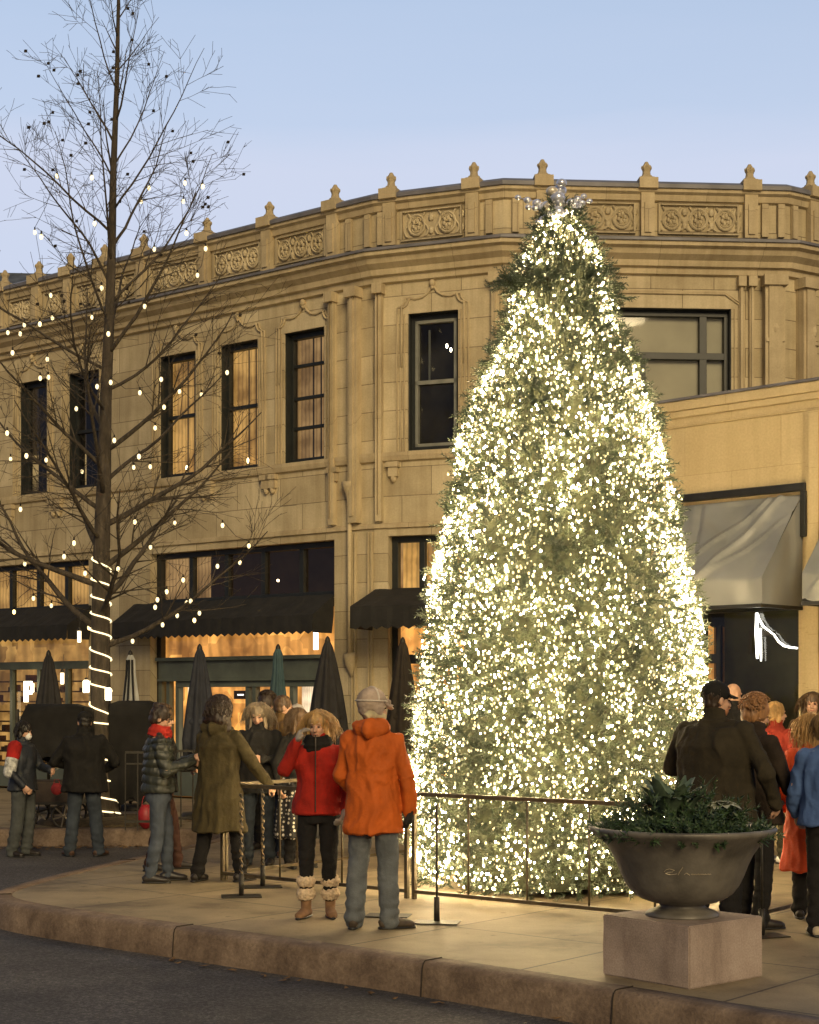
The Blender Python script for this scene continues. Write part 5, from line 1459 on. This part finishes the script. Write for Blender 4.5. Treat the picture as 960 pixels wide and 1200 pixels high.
# grey haired woman facing camera
person('person with shoulder length grey hair and black coat facing the camera', 303, 116, 1.64, 172, 0, 1.05, (4, -20), 'thick', .74, cloth('charcoal_coat', (.018, .017, .016)), jean_d, boot_k, 'long', h_grey,
    arms=(((-.25, .06, 1.14), (-.10, .26, 1.16)), ((.27, .02, 1.14), (.24, .14, .95))), seed=7, vox=.008, feet=((-.12, 0, -8), (.12, .03, 10)))
# brown coat man and his dark curly neighbour
person('person with short brown hair in tan brown coat in profile behind the grey haired woman', 331, 110, 1.72, -70, 0, 1.1, (-12, -4), 'thick', .72, cloth('tan_coat', (.13, .075, .028), .25, 60), jean_d, brn, 'short', h_mid, seed=8,
    arms=(((-.26, .05, 1.14), (-.2, .2, .98)), ((.27, .05, 1.14), (.2, .2, 1.0))))
person('person with thick dark curls mostly hidden behind the grey haired woman', 313, 105, 1.74, 150, 0, 1.0, (0, 0), 'thick', .8, black_c, pant_k, boot_k, 'curly', h_dark, seed=9)
e, hp, V, k, Rh, wr, el, ln = person('person in pale knitted cap partly hidden behind the tan coat', 348, 103, 1.62, 200, 0, 1.0, (0, 0), 'thick', .8, navy_c, pant_k, boot_k, 'short', h_mid, seed=10)
cap_hat(e, hp, k, Rh, cloth('pale_knit', (.42, .38, .34)), brim=False)
# polka dot skirt woman
def dots():
    m, nt, b = newmat('polka_dots'); v = coords(nt, 'Object', (1, 1, 1)); vo = nt.nodes.new('ShaderNodeTexVoronoi'); vo.inputs['Scale'].default_value = 24; vo.inputs['Randomness'].default_value = .35
    nt.links.new(v, vo.inputs['Vector']); r = cr(nt, [(.30, (.55, .5, .42)), (.36, (.012, .011, .012))]); nt.links.new(vo.outputs['Distance'], r.inputs[0]); nt.links.new(r.outputs[0], b.inputs['Base Color']); b.inputs['Roughness'].default_value = .85; return m
e, hp, V, k, Rh, wr, el, ln = person('person with brown hair and black polka dot skirt just left of the red coat', 350, 117, 1.59, -150, 0, .98, (25, -6), 'thin', .86, black_c, pant_k, boot_k, 'long', h_mid, seed=11, vox=.008)
mb = MB(); mb.tube([V(0, 0, 1.0), V(0, 0, .85), V(0, 0, .6), V(0, 0, .34), V(0, 0, .33)], [(.16, .12), (.2, .16), (.235, .19), (.255, .215), (.22, .18)], 24, side=(1, 0, 0))
blob(mb, 'skirt', dots(), e, .010, 2, lambda p: .014 * math.sin(math.atan2(p.y, p.x) * 9 + 2 * p.z))
# red coat woman
redc = cloth('red_coat', (.29, .016, .009), .3, 60); knit = cloth('grey_knit', (.30, .26, .22), .4, 60); fur = simple('cream_fur', (.52, .40, .27), .95, .3, 40, .5, 60)
e, hp, V, k, Rh, wr, el, ln = person('person in short red coat and furry boots raising a grey gloved hand', 373, 151, 1.60, 176, 0, 1.02, (-8, -8), 'thick', .81, redc, pant_k, simple('tan_suede', (.22, .12, .06), .9, .3, 12, .2), 'long', h_blond,
    arms=(((-.27, .05, 1.15), (-.24, .12, .93)), ((.27, .13, 1.25), (.155, .20, 1.50))), feet=((-.10, 0, -14), (.10, .05, 14)), glove_m=knit, boots=.19, seed=12, vox=.007, hands_curl=(.5, .5), collar_m=None, baggy=.98)
mb = MB(); mb.tube([V(0, .0, 1.42), V(0, .02, 1.49), V(0, .04, 1.55)], [(.11, .115), (.115, .115), (.085, .085)], 14, side=(1, 0, 0)); blob(mb, 'scarf', black_c, e, .009, 2, lambda p: .012 * noise.noise(Vector((p.x * 9, p.y * 9, p.z * 40))))
for sx, fy in ((-.10, -.03), (.10, .02)):
    for zc in (.31, .20):
        mb = MB(); mb.tube([V(sx, fy + .01, zc - .05), V(sx, fy + .01, zc), V(sx, fy + .01, zc + .05)], [.058, .078, .058], 14)
        blob(mb, 'fur_cuff', fur, e, .008, 1, lambda p: .008 * noise.noise(p * 55) + .006 * noise.noise(p * 90))
mb = MB(); mb.box(-.003, .003, .155, .176, .83, 1.42); mb.build('zip', M['darkiron'], e)
# orange coat man
org = cloth('orange_coat', (.46, .095, .012), .22, 55, .75)
e, hp, V, k, Rh, wr, el, ln = person('person in long orange coat, grey knitted peaked hat and jeans with back turned', 437, 159, 1.75, -14, 0, 1.0, (-42, -2), 'thick', .71, org, cloth('washed_denim', (.105, .115, .125), .3, 120), simple('worn_boot', (.045, .032, .022), .7, .4, 12, .3), 'short', h_grey,
    arms=(((-.25, .02, 1.14), (-.19, .18, .98)), ((.265, -.02, 1.13), (.27, .04, .87))), feet=((-.135, .0, -6), (.12, .05, 58)), glove_m=cloth('black_glove', (.02, .018, .016)), hood=True, seed=13, vox=.007, boots=.06, flare=.9, baggy=1.12, fold=.022)
hk = cloth('tweed_knit', (.36, .28, .22), .5, 70)
h_ = cap_hat(e, hp, k, Rh, hk)
mb = MB()
mb.ell(hp(0, -.02, .05), (.102, .118, .108), 20, 12, Rh)
for sx in (-1, 1): mb.ell(hp(sx * .085, -.01, -.01), (.022, .045, .06), 10, 8, Rh)
mb.ell(hp(0, -.09, -.01), (.06, .03, .05), 10, 8, Rh)
mb.cap_tube(hp(-.05, .10, .05), hp(.05, .10, .05), .022, .022, 10)
mb.tube([hp(0, .06, .035), hp(0, .12, .02), hp(0, .165, .0)], [(.07, .016), (.065, .014), (.03, .01)], 12, side=tuple(Rh @ Vector((1, 0, 0))))
blob(mb, 'knitted_hat', hk, e, .008, 2, lambda p: .004 * noise.noise(p * 45))
for sz in (.02, .06):
    pass
mb = MB(); mb.tube([hp(.104 * math.sin(a), -.02 + .12 * math.cos(a), .055) for a in [q * math.pi / 12 for q in range(25)]], [.007] * 25, 6); mb.tube([hp(.104 * math.sin(a), -.02, .05 + .11 * math.cos(a)) for a in [q * math.pi / 12 - math.pi / 2 for q in range(13)]], [.007] * 13, 6)
mb.build('hat_stripe', cloth('cream_knit', (.55, .48, .4)), h_)
mb = MB(); mb.tube([V(-.02, -.12, 1.56), V(0, -.1, 1.58), V(.08, .02, 1.56)], [.03, .035, .03], 10); blob(mb, 'scarf', cloth('cream_scarf', (.5, .42, .25)), e, .008, 1)
# big man in dark jacket and cap
e, hp, V, k, Rh, wr, el, ln = person('large bearded person in black peaked cap and wide dark jacket behind the urn', 838, 162, 1.82, -48, 0, 1.55, (-22, -6), 'thick', .80, cloth('dark_olive_jacket', (.030, .024, .014), .3, 55), pant_k, boot_k, 'short', h_dark,
    arms=(((-.40, .02, 1.14), (-.26, .26, 1.05)), ((.42, .02, 1.12), (.36, .20, .90))), feet=((-.14, 0, -12), (.14, .02, 20)), hood=False, seed=14, vox=.008, baggy=1.15, beard=hairmat('ginger_beard', (.30, .13, .06)), flare=.7)
cap_hat(e, hp, k, Rh, black_c)
# curly woman with phone
e, hp, V, k, Rh, wr, el, ln = person('person with short ginger curls and glasses in dark coat holding out a phone', 884, 158, 1.70, -66, 0, 1.12, (-6, -14), 'thick', .78, cloth('brown_black_coat', (.026, .018, .013)), pant_k, boot_k, 'curly', h_ging,
    arms=(((-.22, .14, 1.16), (-.05, .34, 1.1)), ((.28, .12, 1.08), (.20, .36, 1.18))), feet=((-.12, 0, -8), (.12, .0, 10)), seed=15, vox=.008)
mb = MB()
for sx in (-1, 1): mb.tube([hp(sx * .032 + .021 * math.cos(a), .098, .0 + .017 * math.sin(a)) for a in [q * math.pi / 6 for q in range(13)]], [.002] * 13, 5)
for sx in (-1, 1): mb.tube([hp(sx * .052, .096, .004), hp(sx * .079, .0, .004)], [.002, .002], 5)
mb.build('glasses', simple('gold_rim', (.6, .4, .2), .3, .1, 5, 0, metal=.8), e, True)
hw = at(884, 158) + Matrix.Rotation(R(-66), 3, 'Z') @ (wr[1] + (wr[1] - el[1]).normalized() * .10 + Vector((0, 0, .025)))
ph = empty('mobile_phone', hw, 'phone with glowing screen in the raised hand of the ginger curled woman', 'phone'); ph.rotation_euler = (R(35), R(-20), R(-66))
mb = MB(); mb.box(-.036, .036, -.072, .072, -.004, .004); mb.build('case', M['black'], ph, bevel=.002)
mb = MB(); mb.box(-.032, .032, -.066, .066, .0042, .0052); mb.build('screen', emit('phone_screen_warm', (1, .9, .7), 1.3), ph)
# bald man
person('bald person whose bare crown shows between the black cap and the ginger curls', 858, 104, 1.86, -60, 0, 1.1, (0, -10), 'thick', .8, black_c, pant_k, boot_k, None, h_mid, seed=16)
# red jacket woman in the back
person('person with straight blond hair in brick red jacket standing before the dark shop window', 909, 114, 1.65, -56, 0, 1.08, (-20, 0), 'thin', .80, cloth('brick_red', (.20, .022, .012), .2, 60), cloth('dark_green_trousers', (.04, .035, .02)), simple('white_trainer', (.5, .48, .44), .6), 'bob', h_blond, seed=17,
    arms=(((-.27, .05, 1.14), (-.18, .24, 1.1)), ((.28, .05, 1.14), (.22, .22, 1.0))))
person('person with brown hair facing the camera beside the stone pilaster at the right', 952, 110, 1.75, 165, 0, 1.0, (0, 0), 'thick', .8, cloth('dull_tan', (.10, .06, .03)), pant_k, boot_k, 'long', h_mid, seed=18)
# long vivid orange-red coat
person('person in long vivid orange red coat partly hidden behind the blue fleece', 953, 152, 1.58, -18, 0, 1.12, (-25, 0), 'thin', .37, cloth('vivid_orange', (.50, .06, .015), .18, 60, .7), pant_k, boot_k, 'long', h_blond, seed=19, vox=.008, flare=1.6,
    arms=(((-.29, .0, 1.14), (-.24, .14, .92)), ((.28, .0, 1.14), (.25, .1, .92))))
# blue fleece
person('person with dark blond hair in blue fleece jacket and black trousers', 972, 164, 1.60, -8, 0, 1.1, (-30, 0), 'thick', .80, cloth('blue_fleece', (.06, .11, .26), .2, 60), pant_k, simple('cream_shoe', (.4, .33, .24), .6), 'bob', hairmat('dark_blond', (.2, .12, .05)), seed=20, vox=.008,
    arms=(((-.27, .02, 1.14), (-.24, .16, .94)), ((.27, .02, 1.14), (.24, .16, .94))))

# ------------------------------------------------------------------ sky, street lamp fill, camera
world = bpy.data.worlds.new('World'); scene.world = world; world.use_nodes = True
nt = world.node_tree; bg = nt.nodes['Background']
sky = nt.nodes.new('ShaderNodeTexSky'); sky.sky_type = 'NISHITA'; sky.sun_disc = False
SUN_EL, SUN_ROT = R(3.0), R(170)
sky.sun_elevation = SUN_EL; sky.sun_rotation = SUN_ROT; sky.air_density = 1.0; sky.dust_density = .6; sky.ozone_density = 2.5
tc = nt.nodes.new('ShaderNodeTexCoord')
mp = nt.nodes.new('ShaderNodeMapping'); mp.inputs['Scale'].default_value = (1.2, 1.2, 9)
nt.links.new(tc.outputs['Generated'], mp.inputs['Vector'])
n = nt.nodes.new('ShaderNodeTexNoise'); n.inputs['Scale'].default_value = 1.6; n.inputs['Detail'].default_value = 5; n.inputs['Roughness'].default_value = .55
nt.links.new(mp.outputs[0], n.inputs['Vector'])
r = cr(nt, [(.42, (0, 0, 0)), (.75, (1, 1, 1))]); nt.links.new(n.outputs['Fac'], r.inputs[0])
mx = nt.nodes.new('ShaderNodeMix'); mx.data_type = 'RGBA'; mx.blend_type = 'MIX'
nt.links.new(sky.outputs[0], mx.inputs[6]); mx.inputs[7].default_value = (1.58, 1.74, 2.18, 1)
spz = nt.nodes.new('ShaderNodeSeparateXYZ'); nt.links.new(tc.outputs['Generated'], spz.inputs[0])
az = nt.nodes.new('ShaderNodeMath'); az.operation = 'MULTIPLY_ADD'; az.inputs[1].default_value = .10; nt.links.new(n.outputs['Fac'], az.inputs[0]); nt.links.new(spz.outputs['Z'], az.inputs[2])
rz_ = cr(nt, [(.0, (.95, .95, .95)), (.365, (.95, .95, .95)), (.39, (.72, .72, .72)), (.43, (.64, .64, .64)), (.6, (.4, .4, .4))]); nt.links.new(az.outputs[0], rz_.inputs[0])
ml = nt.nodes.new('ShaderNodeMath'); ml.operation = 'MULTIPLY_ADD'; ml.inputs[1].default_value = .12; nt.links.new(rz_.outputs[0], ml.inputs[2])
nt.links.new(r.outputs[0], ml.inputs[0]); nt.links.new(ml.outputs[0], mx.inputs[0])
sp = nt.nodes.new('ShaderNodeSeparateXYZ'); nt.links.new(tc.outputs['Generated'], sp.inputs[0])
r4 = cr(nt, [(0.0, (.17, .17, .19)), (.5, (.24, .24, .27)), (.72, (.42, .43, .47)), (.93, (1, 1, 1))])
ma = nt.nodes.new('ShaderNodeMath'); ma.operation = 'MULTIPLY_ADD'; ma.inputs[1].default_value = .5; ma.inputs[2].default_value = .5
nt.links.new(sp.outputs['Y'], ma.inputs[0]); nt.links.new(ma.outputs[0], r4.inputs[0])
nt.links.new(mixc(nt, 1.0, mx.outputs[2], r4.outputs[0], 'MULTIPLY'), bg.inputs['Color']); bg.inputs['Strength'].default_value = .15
sd = bpy.data.lights.new('street_glow', 'SUN'); sd.energy = 1.0; sd.angle = R(25); sd.color = (1, .78, .44)  # sun-type lamp added as the warm glow of street lamps out of frame
so = bpy.data.objects.new('street_glow', sd); col.objects.link(so); so.rotation_euler = (R(66), 0, R(10))
cam = bpy.data.cameras.new('camera'); co = bpy.data.objects.new('camera', cam); col.objects.link(co)
co.location = (0, 0, EYE); co.rotation_euler = (R(90), 0, 0)
cam.lens = FPX / 1200 * 36; cam.sensor_width = 36; cam.sensor_fit = 'AUTO'; cam.shift_y = (HY - 600) / 1200; cam.clip_end = 2000; cam.clip_start = .1
scene.camera = co
vs_ = scene.view_settings; vs_.view_transform = 'Standard'; vs_.look = 'None'; vs_.exposure = 1.4; vs_.gamma = 1; vs_.use_curve_mapping = False
scene.render.resolution_x = 819; scene.render.resolution_y = 1024
cy = scene.cycles; cy.use_denoising = True; cy.max_bounces = 6; cy.diffuse_bounces = 3; cy.transparent_max_bounces = 8; cy.sample_clamp_indirect = 4; cy.use_light_tree = True
